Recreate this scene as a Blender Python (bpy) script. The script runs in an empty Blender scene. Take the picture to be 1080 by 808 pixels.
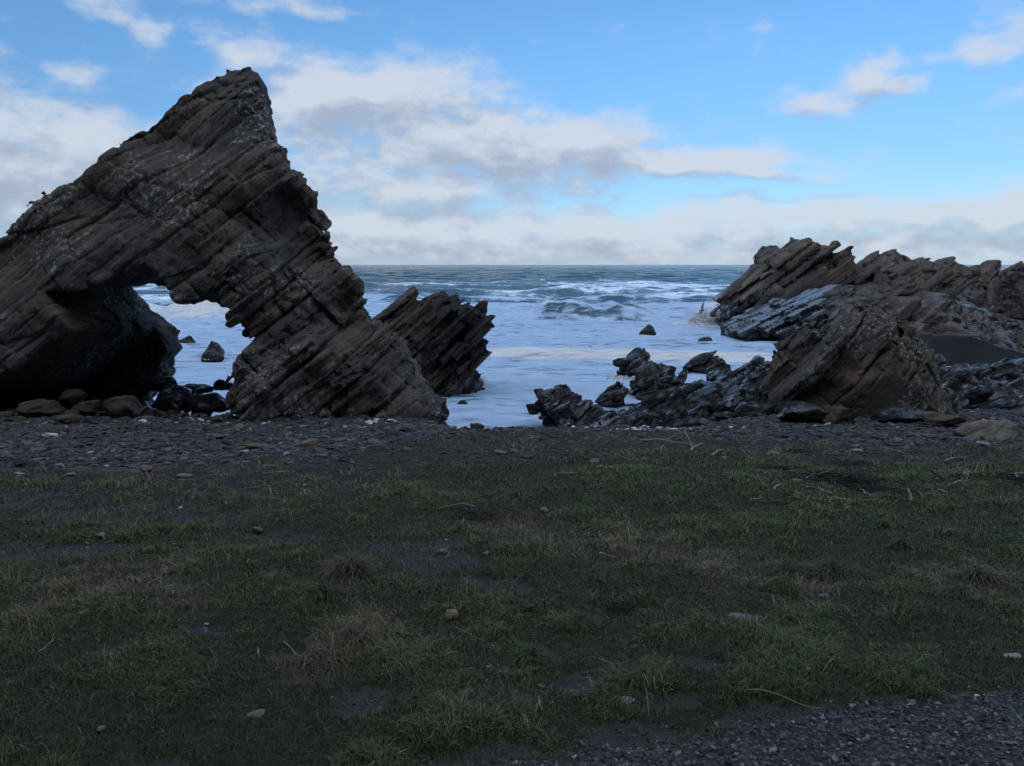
import bpy, bmesh, math, random, functools
import numpy as np
import time
_t0 = time.time()
def lap(s): print('LAP', s, round(time.time() - _t0, 1), flush=True)
from mathutils import Vector

random.seed(7)
rng = np.random.default_rng(11)
scene = bpy.context.scene
COL = scene.collection
R = math.radians

# ------------------------------------------------------------------ camera
F_PX = 830.0
PITCH = math.atan(125.0 / F_PX)
EYE = 1.7
SEA = -2.6
cam_d = bpy.data.cameras.new('camera')
cam_d.sensor_width = 36.0
cam_d.lens = 36.0 * F_PX / 1080.0
cam_d.clip_start = 0.05
cam_d.clip_end = 20000.0
cam = bpy.data.objects.new('camera', cam_d)
COL.objects.link(cam)
cam.location = (0, 0, EYE)
cam.rotation_euler = (math.pi / 2 - PITCH, 0, 0)
scene.camera = cam
CP, SP = math.cos(PITCH), math.sin(PITCH)


def ray(px, py):
    u = (px - 540.0) / F_PX
    v = (404.0 - py) / F_PX
    return np.array([u, CP + v * SP, -SP + v * CP])


def at(px, py, Y):
    """photo pixel + distance ahead -> point of the place"""
    d = ray(px, py)
    return np.array([0, 0, EYE]) + d * (Y / d[1])


def azel(px, py):
    d = ray(px, py)
    d = d / np.linalg.norm(d)
    return math.atan2(d[0], d[1]), math.asin(d[2])


# ------------------------------------------------------------------ light
SUN_EL, SUN_AZ = R(22), R(208)         # azimuth clockwise from +Y: behind the camera, to the left
SKY_STR = 0.12
EXPOSURE = 0.0

scene.view_settings.view_transform = 'Standard'
scene.view_settings.look = 'None'
scene.view_settings.gamma = 1.0
scene.view_settings.use_curve_mapping = False
scene.view_settings.exposure = EXPOSURE
scene.cycles.use_denoising = True
scene.cycles.use_adaptive_sampling = True
scene.cycles.adaptive_threshold = 0.03
scene.cycles.adaptive_min_samples = 16
scene.cycles.max_bounces = 5
scene.cycles.diffuse_bounces = 3
scene.cycles.glossy_bounces = 3

sun_d = bpy.data.lights.new('sun', 'SUN')
sun_d.energy = 2.5
sun_d.angle = R(0.5)
sun_d.color = (1.0, 0.93, 0.82)
sun = bpy.data.objects.new('sun', sun_d)
COL.objects.link(sun)
sdir = Vector((math.sin(SUN_AZ) * math.cos(SUN_EL), math.cos(SUN_AZ) * math.cos(SUN_EL), math.sin(SUN_EL)))
sun.rotation_euler = sdir.to_track_quat('Z', 'Y').to_euler()
sun.location = (0, -30, 80)


class NT:
    """small helper to wire nodes"""
    def __init__(s, tree):
        s.t = tree

    def n(s, typ, **kw):
        nd = s.t.nodes.new(typ)
        for k, v in kw.items():
            setattr(nd, k, v)
        return nd

    def put(s, sock, v):
        if isinstance(v, bpy.types.NodeSocket):
            s.t.links.new(v, sock)
        elif v is not None:
            sock.default_value = v

    def m(s, op, a, b=None, c=None, clamp=False):
        nd = s.n('ShaderNodeMath', operation=op, use_clamp=clamp)
        s.put(nd.inputs[0], a)
        if b is not None: s.put(nd.inputs[1], b)
        if c is not None: s.put(nd.inputs[2], c)
        return nd.outputs[0]

    def vm(s, op, a, b=None):
        nd = s.n('ShaderNodeVectorMath', operation=op)
        s.put(nd.inputs[0], a)
        if b is not None: s.put(nd.inputs[1], b)
        return nd.outputs['Value'] if op in ('DOT_PRODUCT', 'LENGTH') else nd.outputs[0]

    def mix(s, f, a, b, blend='MIX'):
        nd = s.n('ShaderNodeMix', data_type='RGBA', blend_type=blend)
        s.put(nd.inputs['Factor'], f)
        s.put(nd.inputs[6], a if not isinstance(a, tuple) or len(a) == 4 else (*a, 1))
        s.put(nd.inputs[7], b if not isinstance(b, tuple) or len(b) == 4 else (*b, 1))
        return nd.outputs[2]

    def noise(s, vec, scale, detail=4, rough=0.55, dist=0.0, out=0):
        nd = s.n('ShaderNodeTexNoise')
        s.put(nd.inputs['Vector'], vec)
        nd.inputs['Scale'].default_value = scale
        nd.inputs['Detail'].default_value = detail
        nd.inputs['Roughness'].default_value = rough
        nd.inputs['Distortion'].default_value = dist
        return nd.outputs[out]

    def voro(s, vec, scale, feature='F1', out='Distance', rnd=1.0):
        nd = s.n('ShaderNodeTexVoronoi', feature=feature)
        s.put(nd.inputs['Vector'], vec)
        nd.inputs['Scale'].default_value = scale
        nd.inputs['Randomness'].default_value = rnd
        return nd.outputs[out]

    def ss(s, v, lo, hi):
        nd = s.n('ShaderNodeMapRange', interpolation_type='SMOOTHSTEP')
        s.put(nd.inputs[0], v)
        nd.inputs[1].default_value = lo
        nd.inputs[2].default_value = hi
        return nd.outputs[0]

    def ramp(s, v, stops):
        nd = s.n('ShaderNodeValToRGB')
        s.put(nd.inputs[0], v)
        el = nd.color_ramp.elements
        while len(el) < len(stops): el.new(0.5)
        for e, (p, c) in zip(el, stops):
            e.position = p
            e.color = (*c, 1)
        return nd.outputs[0]

    def bump(s, h, strength, dist, normal=None):
        nd = s.n('ShaderNodeBump')
        s.put(nd.inputs['Height'], h)
        nd.inputs['Strength'].default_value = strength
        nd.inputs['Distance'].default_value = dist
        if normal is not None: s.put(nd.inputs['Normal'], normal)
        return nd.outputs[0]

    def attr(s, name, out='Fac'):
        return s.n('ShaderNodeAttribute', attribute_name=name).outputs[out]


# ------------------------------------------------------------------ world: daylight sky with cloud banks
world = bpy.data.worlds.new('World')
scene.world = world
world.use_nodes = True
wt = world.node_tree
wt.nodes.clear()
W = NT(wt)

CLOUDS = [  # photo px of a cloud's middle, half width, half height, weight
    (335, 105, 75, 32, 1.0), (400, 135, 70, 30, .85), (480, 150, 90, 42, .9), (560, 160, 90, 38, .9), (440, 200, 150, 26, .75),
    (640, 160, 80, 36, .9), (720, 176, 110, 16, .9), (420, 110, 110, 34, .8), (340, 170, 120, 60, .6), (800, 184, 70, 7, .7),
    (40, 150, 110, 42, .95), (-80, 160, 120, 60, .9), (90, 200, 90, 38, .7), (20, 235, 140, 30, .6),
    (165, 32, 26, 20, .8), (130, 12, 50, 14, .5), (260, 58, 42, 15, .7), (310, 8, 70, 12, .6), (235, 32, 60, 10, .4), (66, 74, 34, 10, .55),
    (860, 108, 34, 20, .85), (905, 88, 45, 18, .85), (945, 92, 38, 12, .7), (930, 62, 24, 14, .5), (1015, 52, 40, 12, .5), (1070, 40, 30, 16, .6),
    (480, 240, 260, 24, .85), (820, 228, 110, 16, .85), (960, 228, 120, 18, .85), (1080, 232, 110, 20, .85), (700, 244, 180, 18, .8),
    (560, 264, 700, 18, .8), (250, 100, 60, 24, .55), (780, 38, 40, 12, .3), (1120, 90, 60, 20, .3),
]


def cloud_group():
    g = bpy.data.node_groups.new('cloud_density', 'ShaderNodeTree')
    g.interface.new_socket('Dir', in_out='INPUT', socket_type='NodeSocketVector')
    g.interface.new_socket('AzEl', in_out='INPUT', socket_type='NodeSocketVector')
    g.interface.new_socket('Rest', in_out='INPUT', socket_type='NodeSocketFloat')
    g.interface.new_socket('Density', in_out='OUTPUT', socket_type='NodeSocketFloat')
    N = NT(g)
    gi = N.n('NodeGroupInput'); go = N.n('NodeGroupOutput')
    d, ae = gi.outputs[0], gi.outputs[1]
    tot = None
    for (px, py, sx, sy, w) in CLOUDS:
        a0, e0 = azel(px, py)
        sa, se = sx / F_PX, sy / F_PX
        v = N.vm('MULTIPLY', N.vm('SUBTRACT', ae, (a0, e0, 0)), (1 / sa, 1 / se, 0))
        q = N.vm('DOT_PRODUCT', v, v)
        e = N.m('EXPONENT', N.m('MULTIPLY', q, -0.75))
        tot = N.m('MULTIPLY', e, w) if tot is None else N.m('MAXIMUM', tot, N.m('MULTIPLY_ADD', e, w, N.m('MULTIPLY', tot, .25)))
    n1 = N.noise(N.vm('MULTIPLY', d, (1, 1, 2.0)), 15.0, 8, .60)
    tot = N.m('MAXIMUM', tot, gi.outputs[2])
    dens = N.m('ADD', tot, N.m('MULTIPLY', N.m('SUBTRACT', n1, .5), 1.6))
    g.links.new(dens, go.inputs[0])
    return g


CG = cloud_group()
geo = W.n('ShaderNodeTexCoord')
D = W.vm('NORMALIZE', geo.outputs['Generated'])
sepd = W.n('ShaderNodeSeparateXYZ'); wt.links.new(D, sepd.inputs[0])
az = W.m('ARCTAN2', sepd.outputs[0], sepd.outputs[1])
el = W.m('ARCSINE', sepd.outputs[2])
cb = W.n('ShaderNodeCombineXYZ'); wt.links.new(az, cb.inputs[0]); wt.links.new(el, cb.inputs[1])


# ragged cloud outlines
wob = W.noise(W.vm('MULTIPLY', D, (1, 1, 1.9)), 7.0, 3, .6, out=1)
wob = W.vm('MULTIPLY', W.vm('SUBTRACT', wob, (.5, .5, .5)), (.13, .06, 0))
azel_w = W.vm('ADD', cb.outputs[0], wob)
# sparse broken cloud for the rest of the sky
rest = W.m('MULTIPLY', W.ss(W.m('ADD', el, W.ss(sepd.outputs[1], .2, -.3)), .42, .75), W.ss(W.noise(W.vm('MULTIPLY', D, (1, 1, 2.2)), 3.0, 3, .5), .34, .56))


def dens(offset):
    nd = W.n('ShaderNodeGroup'); nd.node_tree = CG
    W.put(nd.inputs[0], W.vm('ADD', D, (offset[0], 0, offset[1])))
    W.put(nd.inputs[1], W.vm('ADD', azel_w, (offset[0], offset[1], 0)))
    W.put(nd.inputs[2], rest)
    return nd.outputs[0]


d0 = dens((0, 0)); d1 = dens((-0.016, 0.026))
cover = W.ss(d0, .14, .92)
lit = W.ss(W.m('ADD', W.m('SUBTRACT', d0, d1), W.m('MULTIPLY', W.m('SUBTRACT', d0, .9), -.28)), -.32, .34)
sky = W.n('ShaderNodeTexSky', sky_type='NISHITA')
sky.sun_disc = False
sky.sun_elevation = SUN_EL
sky.sun_rotation = SUN_AZ
sky.altitude = 0
sky.air_density = 1.0
sky.dust_density = 0.1
sky.ozone_density = 5.0
skyc = W.vm('MULTIPLY', sky.outputs[0], W.mix(W.ss(el, .03, .30), W.mix(W.ss(el, .0, .07), (.56, .70, 1.05), (.74, .84, 1.0)), (1.0, 1.22, 1.30)))
CL_LIT, CL_SHADE = (5.3, 5.8, 6.6), (3.15, 3.7, 4.75)
clc = W.vm('MULTIPLY', W.mix(lit, CL_SHADE, CL_LIT), W.mix(W.ss(sepd.outputs[1], .75, -.3), (1, 1, 1), (2.35, 2.3, 2.25)))   # unseen clouds on the sun's side, brightened to lift the shaded foreground
allsky = W.mix(W.m('MULTIPLY', cover, .93), skyc, clc)
bg = W.n('ShaderNodeBackground'); bg.inputs[1].default_value = SKY_STR
wt.links.new(allsky, bg.inputs[0])
world.cycles.sampling_method = 'MANUAL'
world.cycles.sample_map_resolution = 256
wo = W.n('ShaderNodeOutputWorld'); wt.links.new(bg.outputs[0], wo.inputs[0])

# ------------------------------------------------------------------ numpy noise
_T = rng.random((64, 64, 64)).astype(np.float32).ravel() * 2 - 1


def vnoise(p):
    p = np.asarray(p, np.float32)
    i = np.floor(p).astype(np.int32)
    f = p - i
    f = f * f * (3 - 2 * f)
    x0, y0, z0 = (i[..., 0] & 63) << 12, (i[..., 1] & 63) << 6, i[..., 2] & 63
    x1, y1, z1 = ((i[..., 0] + 1) & 63) << 12, ((i[..., 1] + 1) & 63) << 6, (i[..., 2] + 1) & 63
    fx, fy, fz = f[..., 0], f[..., 1], f[..., 2]
    def L(a, b, t): return a + (b - a) * t
    c00 = L(_T[x0 + y0 + z0], _T[x1 + y0 + z0], fx)
    c10 = L(_T[x0 + y1 + z0], _T[x1 + y1 + z0], fx)
    c01 = L(_T[x0 + y0 + z1], _T[x1 + y0 + z1], fx)
    c11 = L(_T[x0 + y1 + z1], _T[x1 + y1 + z1], fx)
    return L(L(c00, c10, fy), L(c01, c11, fy), fz)


_M = np.array([[.8, .6, 0], [-.36, .48, .8], [.48, -.64, .6]], np.float32)


def fbm(p, octv=4, gain=.5):
    p = np.asarray(p, np.float32) @ _M.T + 13.7
    a, s, t = 1.0, 0.0, 0.0
    for _ in range(octv):
        s = s + a * vnoise(p); t += a
        p = (p * 2.03) @ _M.T + 5.1
        a *= gain
    return s / t


def fbm2(x, y, sc, octv=4, gain=.5, z=0.0):
    p = np.stack([np.asarray(x) * sc, np.asarray(y) * sc, np.full(np.shape(x), z)], -1)
    return fbm(p, octv, gain)


def sstep(lo, hi, x):
    t = np.clip((x - lo) / (hi - lo), 0, 1)
    return t * t * (3 - 2 * t)


def hash3(i, j, k, seed):
    return _T[(((i * 73 + seed * 17) & 63) << 12) + (((j * 37 + i * 11 + seed * 5) & 63) << 6) + ((k * 29 + j * 7 + seed * 23) & 63)]


# ------------------------------------------------------------------ mesh helpers
def mesh_from(name, V, faces, smooth=True, attrs=None):
    """faces: list of (n,k) index arrays"""
    me = bpy.data.meshes.new(name)
    V = np.ascontiguousarray(V, np.float32)
    me.vertices.add(len(V)); me.vertices.foreach_set('co', V.ravel())
    loops = np.concatenate([f.ravel() for f in faces]).astype(np.int32)
    starts, o = [], 0
    for f in faces:
        starts.append(o + np.arange(len(f)) * f.shape[1]); o += f.size
    starts = np.concatenate(starts).astype(np.int32)
    me.loops.add(len(loops)); me.loops.foreach_set('vertex_index', loops)
    me.polygons.add(len(starts)); me.polygons.foreach_set('loop_start', starts)
    me.polygons.foreach_set('use_smooth', np.full(len(starts), smooth))
    for k, v in (attrs or {}).items():
        if v.ndim == 1:
            a = me.attributes.new(k, 'FLOAT', 'POINT'); a.data.foreach_set('value', v.astype(np.float32))
        else:
            a = me.attributes.new(k, 'FLOAT_COLOR', 'POINT')
            a.data.foreach_set('color', np.concatenate([v, np.ones((len(v), 1))], 1).astype(np.float32).ravel())
    me.update(calc_edges=True)
    return me


def link(name, me, mat=None, loc=(0, 0, 0), label=None, cat=None, group=None, kind=None, parent=None):
    o = bpy.data.objects.new(name, me)
    COL.objects.link(o)
    o.location = loc
    if mat and not me.materials: me.materials.append(mat)
    if label: o['label'] = label
    if cat: o['category'] = cat
    if group: o['group'] = group
    if kind: o['kind'] = kind
    if parent: o.parent = parent
    return o


def surfnets(Fd, org, h):
    s = Fd < 0
    nx, ny, nz = Fd.shape
    cnt = np.zeros((nx - 1, ny - 1, nz - 1), np.int8)
    cor = [(a, b, c) for a in (0, 1) for b in (0, 1) for c in (0, 1)]
    for a, b, c in cor: cnt += s[a:nx - 1 + a, b:ny - 1 + b, c:nz - 1 + c]
    act = (cnt > 0) & (cnt < 8)
    I, J, K = np.nonzero(act)
    idx = np.full(act.shape, -1, np.int32); idx[I, J, K] = np.arange(len(I))
    vals = {q: Fd[I + q[0], J + q[1], K + q[2]] for q in cor}
    acc = np.zeros((len(I), 3), np.float32); n = np.zeros(len(I), np.float32)
    for q in cor:
        for ax in range(3):
            if q[ax] == 0:
                q2 = list(q); q2[ax] = 1; q2 = tuple(q2)
                v0, v1 = vals[q], vals[q2]
                c = (v0 < 0) != (v1 < 0)
                t = np.where(c, v0 / np.where(c, v0 - v1, 1), 0)
                for k in range(3):
                    acc[:, k] += np.where(c, q[k] + (t if k == ax else 0), 0)
                n += c
    V = acc / n[:, None] + np.stack([I, J, K], 1)
    V = V * h + np.asarray(org)
    fs = []
    for ax in range(3):
        u, w = (ax + 1) % 3, (ax + 2) % 3
        a = np.take(s, range(0, s.shape[ax] - 1), ax); b = np.take(s, range(1, s.shape[ax]), ax)
        ch = a != b
        e = list(np.nonzero(ch)); sg = a[tuple(e)]
        ok = (e[u] > 0) & (e[w] > 0) & (e[u] < s.shape[u] - 1) & (e[w] < s.shape[w] - 1)
        e = [x[ok] for x in e]; sg = sg[ok]
        def cell(du, dw):
            c = [x.copy() for x in e]; c[u] += du; c[w] += dw
            return idx[c[0], c[1], c[2]]
        q = np.stack([cell(-1, -1), cell(0, -1), cell(0, 0), cell(-1, 0)], 1)
        q[~sg] = q[~sg][:, ::-1]
        fs.append(q)
    Fq = np.concatenate(fs)
    Fq = Fq[(Fq >= 0).all(1)]
    # keep the largest connected piece
    lab = np.arange(len(V))
    for _ in range(400):
        m = lab[Fq].min(1)
        new = lab.copy()
        for k in range(4): np.minimum.at(new, Fq[:, k], m)
        new = new[new]
        new = new[new]
        if (new == lab).all(): break
        lab = new
    u, c = np.unique(lab, return_counts=True)
    keep = lab == u[c.argmax()]
    Fq = Fq[keep[Fq[:, 0]]]
    used = np.unique(Fq); re = np.full(len(V), -1); re[used] = np.arange(len(used))
    return V[used], re[Fq]


def poly_sdf(X, Z, pts):
    pts = np.asarray(pts, float)
    d = np.full(X.shape, 1e9); ins = np.zeros(X.shape, bool)
    n = len(pts)
    for i in range(n):
        a, b = pts[i], pts[(i + 1) % n]
        ex, ez = b - a
        wx, wz = X - a[0], Z - a[1]
        t = np.clip((wx * ex + wz * ez) / (ex * ex + ez * ez + 1e-12), 0, 1)
        d = np.minimum(d, (wx - ex * t) ** 2 + (wz - ez * t) ** 2)
        c = ((a[1] <= Z) & (Z < b[1])) | ((b[1] <= Z) & (Z < a[1]))
        xi = a[0] + (Z - a[1]) / (ez if abs(ez) > 1e-9 else 1e-9) * ex
        ins ^= c & (X < xi)
    return (np.sqrt(d) * np.where(ins, -1, 1)).astype(np.float32)


def smax(a, b, k):
    h = np.clip(.5 + .5 * (a - b) / k, 0, 1)
    return b + (a - b) * h + k * h * (1 - h)


def bedding(dip, strike):
    """axes of tilted beds: rising to the right by dip, turned in plan by strike"""
    a = np.array([math.cos(dip) * math.cos(strike), math.cos(dip) * math.sin(strike), math.sin(dip)])
    b = np.array([-math.sin(strike), math.cos(strike), 0.0])
    n = np.cross(a, b)
    return a, b, n


def strata(P, axes, h, L, amp, seed, warp=.16):
    """broken beds: every block of a bed stands a little proud of or behind the next"""
    a, b, n = axes
    w = fbm(P * (0.35 / h * .25) + seed, 2)
    s = (P @ n) / h + warp * 2 * w
    s = s + .35 * np.sin(s * 1.7 + seed) + .2 * np.sin(s * .61 + seed * 2)
    i = np.floor(s).astype(np.int32)
    fs = s - i
    u = (P @ a) / L + hash3(i, i * 0, i * 0, seed) * 7 + .4 * w
    j = np.floor(u).astype(np.int32)
    v = (P @ b) / (L * .8) + hash3(i, j, i * 0, seed + 3) * 5 + .3 * w
    k = np.floor(v).astype(np.int32)
    r = hash3(i, j, k, seed + 9) + .7 * hash3(i, i * 0, i * 0, seed + 4)
    edge = np.minimum(fs, 1 - fs)
    fu, fv = u - j - .5, v - k - .5
    tilt = hash3(i, j, k, seed + 13) * fu + hash3(i, j, k, seed + 17) * fv + .6 * hash3(i, j, k, seed + 19) * (fs - .5)
    joint = np.minimum(np.minimum(fu + .5, .5 - fu), np.minimum(fv + .5, .5 - fv))
    deep = (hash3(i, i * 0, i * 0, seed + 23) > .25) * (1 - sstep(.02, .10, edge)) * .9 + (hash3(i, j, k * 0, seed + 29) > .45) * (1 - sstep(.0, .035, np.minimum(fu + .5, .5 - fu))) * .8
    return amp * (deep + r * .6 + 1.0 * tilt + .32 * (1 - sstep(0, .12, edge)) + .2 * (1 - sstep(0, .05, joint)))


def grid_axes(lo, hi, h):
    return [np.arange(l, u + h, h, dtype=np.float32) for l, u in zip(lo, hi)]


def finish_rock(name, Fd, axs, h, axes, amps, seed, mat, sizes=((.55, 1.7), (.16, .7)), rough=.05, big=.25, bigs=.45, ampf=None, extra=(), cuts=0, plates=(), **kw):
    if cuts:
        rr = np.random.default_rng(seed + 5)
        ins = np.nonzero(Fd < 0)
        Q = np.stack([axs[a][ins[a]] for a in range(3)], 1)
        Q = Q[rr.integers(0, len(Q), min(6000, len(Q)))]
        Gx, Gy, Gz = axs[0][:, None, None], axs[1][None, :, None], axs[2][None, None, :]
        for _ in range(cuts):
            nv = rr.normal(size=3); nv[1] = -abs(nv[1]) * .8; nv[2] = nv[2] * .6 + .25; nv /= np.linalg.norm(nv)
            o_ = np.percentile(Q @ nv, rr.uniform(96, 99))
            Fd = np.maximum(Fd, (Gx * nv[0] + Gy * nv[1] + Gz * nv[2] - o_).astype(np.float32))
    if plates:
        Gx, Gy, Gz = np.meshgrid(*axs, indexing='ij', sparse=True)
        a_, b_, n_ = axes
        for (c, L, Wd, T) in plates:        # centre, length up the dip, width along the strike, thickness
            px_, py_, pz_ = Gx - c[0], Gy - c[1], Gz - c[2]
            qa = np.abs(px_ * a_[0] + py_ * a_[1] + pz_ * a_[2]) - L / 2
            qb = np.abs(px_ * b_[0] + py_ * b_[1] + pz_ * b_[2]) - Wd / 2
            qn = np.abs(px_ * n_[0] + py_ * n_[1] + pz_ * n_[2]) - T / 2
            Fd = np.minimum(Fd, np.maximum(np.maximum(qa, qb), qn).astype(np.float32))
    band = max(.5, 1.6 * sum(amps) + big + 3 * h)
    m = np.abs(Fd) < band
    I = np.nonzero(m)
    P = np.stack([axs[0][I[0]], axs[1][I[1]], axs[2][I[2]]], 1).astype(np.float32)
    af_big = (lambda p: .3 + .7 * ampf(p))
    off = (big * (af_big(P) if ampf else 1.0)) * fbm(P * bigs + seed, 3) + rough * fbm(P * 3.1 + seed, 3)
    af = ampf(P) if ampf else 1.0
    for (hh, LL), am in zip(sizes, amps):
        off += af * strata(P, axes, hh, LL, am, seed + int(hh * 100))
    for ax2, hh, LL, am in extra:
        off += strata(P, ax2, hh, LL, am, seed + 77)
    Fd[I] += off
    # close the box
    for ax in range(3):
        for e in (0, -1):
            sl = [slice(None)] * 3; sl[ax] = e; Fd[tuple(sl)] = np.maximum(Fd[tuple(sl)], .05)
    V, Fq = surfnets(Fd, [a[0] for a in axs], h)
    c = np.array([V[:, 0].mean(), V[:, 1].mean(), V[:, 2].min()])
    me = mesh_from(name, V - c, [Fq])
    me.set_sharp_from_angle(angle=R(32))
    return link(name, me, mat, loc=tuple(c), **kw)


def rock_px(name, pts, Y0, tf, tb, h, dip, strike, amps, seed, mat, drop=1.2, rnd=None, pw=1.6, grow=0.0, **kw):
    """a rock whose broadest section stands at distance Y0; tf / tb: how far it bulges to the front and the back"""
    w = np.array([at(p[0], p[1], p[2] if len(p) > 2 else Y0)[[0, 2]] for p in pts])
    lo = [w[:, 0].min() - .6, Y0 - tf - .5, w[:, 1].min() - drop]
    hi = [w[:, 0].max() + .6, Y0 + tb + .5, w[:, 1].max() + .6]
    zb = w[:, 1].min()
    w[:, 1] = np.where(w[:, 1] < zb + .12 * (w[:, 1].max() - zb), w[:, 1] - drop - .8, w[:, 1])
    axs = grid_axes(lo, hi, h)
    X, Z = np.meshgrid(axs[0], axs[2], indexing='ij')
    d2 = poly_sdf(X, Z, w) - grow
    Rr = rnd or min(tf, tb) * .9
    t = axs[1] - Y0
    q = np.abs(np.where(t < 0, t / tf, t / tb)) ** pw * Rr
    Fd = d2[:, None, :] + q[None, :, None].astype(np.float32)
    return finish_rock(name, Fd, axs, h, bedding(dip, strike), amps, seed, mat, **kw)


# ------------------------------------------------------------------ materials
def new_mat(name):
    m = bpy.data.materials.new(name)
    m.use_nodes = True
    t = m.node_tree
    t.nodes.clear()
    N = NT(t)
    out = N.n('ShaderNodeOutputMaterial')
    p = N.n('ShaderNodeBsdfPrincipled')
    t.links.new(p.outputs[0], out.inputs[0])
    return m, N, p


def rock_mat(name, dark, mid, warm, dip=38, lichen=0.0, wet=0.0, wetline=None, rough=.85, moss=0.0, scale=1.0, bump=.6, seams=1.0, layk=1.0, runoff_sheen=0.0):
    m, N, p = new_mat(name)
    g = N.n('ShaderNodeNewGeometry')
    pos = g.outputs['Position']
    mp = N.n('ShaderNodeMapping'); mp.vector_type = 'POINT'
    N.put(mp.inputs[0], pos); mp.inputs['Rotation'].default_value = (0, R(dip), R(-12))
    bed = N.vm('MULTIPLY', mp.outputs[0], (.16 * scale, .3 * scale, 1.6 * scale))
    n_bed = N.noise(bed, 3.2, 7, .62)
    n_big = N.noise(pos, .45 * scale, 4, .6)
    n_lay = N.noise(N.vm('ADD', N.vm('MULTIPLY', mp.outputs[0], (.03 * scale, .06 * scale, 3.4 * scale)), N.vm('MULTIPLY', N.noise(pos, .8 * scale, 2, .5, out=1), (0, 0, .35))), 1.6, 3, .7)
    n_mid = N.noise(pos, 2.3 * scale, 6, .62)
    n_fine = N.noise(pos, 17 * scale, 5, .68)
    f = N.m('ADD', N.m('MULTIPLY', n_bed, .5), N.m('ADD', N.m('MULTIPLY', n_mid, .35), N.m('MULTIPLY', n_fine, .25)))
    col = N.ramp(f, [(.36, dark), (.52, mid), (.70, tuple(c * 1.55 for c in mid))])
    col = N.mix(N.m('MULTIPLY', N.ss(N.m('ADD', N.m('MULTIPLY', n_big, .7), N.m('MULTIPLY', n_bed, .3)), .45, .57), .75), col, warm)
    # speckled mineral grain
    col = N.mix(N.m('MULTIPLY', N.ss(n_fine, .35, .68), .45), tuple(c * .5 for c in dark), col, 'MIX') if False else col
    def facets(vec, sc, seed):
        nd = N.n('ShaderNodeTexVoronoi', feature='F1'); N.put(nd.inputs['Vector'], vec); nd.inputs['Scale'].default_value = sc
        c = N.vm('SUBTRACT', nd.outputs['Color'], (.5, .5, .5))
        return N.vm('DOT_PRODUCT', c, N.vm('SUBTRACT', vec, nd.outputs['Position'])), nd.outputs['Color']
    wv = N.vm('ADD', N.vm('MULTIPLY', mp.outputs[0], (.55 * scale, .7 * scale, 1.5 * scale)), N.vm('MULTIPLY', N.noise(pos, 2.0 * scale, 3, .6, out=1), (.35, .35, .35)))
    f1, fc = facets(wv, 2.2, 0)
    f2, fc2 = facets(wv, 7.5, 1)
    sc1 = N.n('ShaderNodeSeparateColor'); N.put(sc1.inputs[0], fc)
    sc2 = N.n('ShaderNodeSeparateColor'); N.put(sc2.inputs[0], fc2)
    blk = N.m('ADD', N.m('MULTIPLY', sc1.outputs[0], .6), N.m('MULTIPLY', sc2.outputs[0], .4))
    col = N.mix(1.0, col, N.ramp(blk, [(.1, (.66, .68, .72)), (.55, (1, 1, 1)), (.9, (1.28, 1.22, 1.15))]), 'MULTIPLY')
    col = N.mix(1.0, col, N.ramp(n_lay, [(.36, tuple(1 - layk * q for q in (.38, .36, .32))), (.47, (.95, .95, .95)), (.62, tuple(1 + layk * q for q in (.35, .25, .12)))]), 'MULTIPLY')
    if lichen > 0:
        ln = N.noise(pos, 11.0, 6, .75)
        lm = N.noise(pos, .42, 4, .6)
        lk = N.m('MULTIPLY', N.ss(ln, .53, .60), N.ss(N.m('ADD', lm, N.m('MULTIPLY', n_bed, .25)), .61, .70))
        col = N.mix(N.m('MULTIPLY', lk, lichen), col, (.44, .44, .42))
    if moss > 0:
        sepn = N.n('ShaderNodeSeparateXYZ'); N.put(sepn.inputs[0], g.outputs['Normal'])
        mk = N.m('MULTIPLY', N.ss(sepn.outputs[2], .2, .8), N.ss(n_mid, .45, .6))
        col = N.mix(N.m('MULTIPLY', mk, moss), col, (.05, .055, .02))
    if runoff_sheen > 0:       # pale streaks on upward faces: draining water, with sky sheen painted into the colour
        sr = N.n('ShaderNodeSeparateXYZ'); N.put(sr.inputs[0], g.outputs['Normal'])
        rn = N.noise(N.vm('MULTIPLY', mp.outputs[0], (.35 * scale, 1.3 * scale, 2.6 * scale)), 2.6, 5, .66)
        rk = N.m('MULTIPLY', N.ss(rn, .58 - .16 * runoff_sheen, .66 - .10 * runoff_sheen), N.ss(sr.outputs[2], .12, .5))
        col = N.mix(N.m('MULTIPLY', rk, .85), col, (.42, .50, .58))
    rg = N.m('ADD', N.m('MULTIPLY', n_mid, .2), rough - .1)
    if wetline is not None:
        sp = N.n('ShaderNodeSeparateXYZ'); N.put(sp.inputs[0], pos)
        wz = N.m('ADD', sp.outputs[2], N.m('MULTIPLY', N.m('SUBTRACT', n_big, .5), 1.6))
        wf = N.m('MULTIPLY', N.ss(wz, wetline + .35, wetline - .35), 1.0)
    else:
        wf = None
    if wet > 0 or wf is not None:
        k = wf if wf is not None else wet
        film = N.m('MULTIPLY', k, N.ss(N.m('ADD', N.m('MULTIPLY', n_mid, .6), N.m('MULTIPLY', n_bed, .4)), .47, .56))
        col = N.mix(N.m('MULTIPLY', k, .55), col, N.mix(1.0, col, (.35, .37, .42), 'MULTIPLY'))
        rg = N.m('ADD', N.m('MULTIPLY', rg, N.m('SUBTRACT', 1.0, film)), N.m('MULTIPLY', film, .3))
        p.inputs['Specular IOR Level'].default_value = .35
        N.put(p.inputs['Coat Weight'], film)
        p.inputs['Coat Roughness'].default_value = .10
        p.inputs['Coat IOR'].default_value = 1.38
        N.put(p.inputs['Coat Normal'], N.bump(N.m('ADD', N.m('MULTIPLY', n_bed, .6), N.m('MULTIPLY', n_mid, .6)), .45, .12 / scale))
    else:
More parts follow.
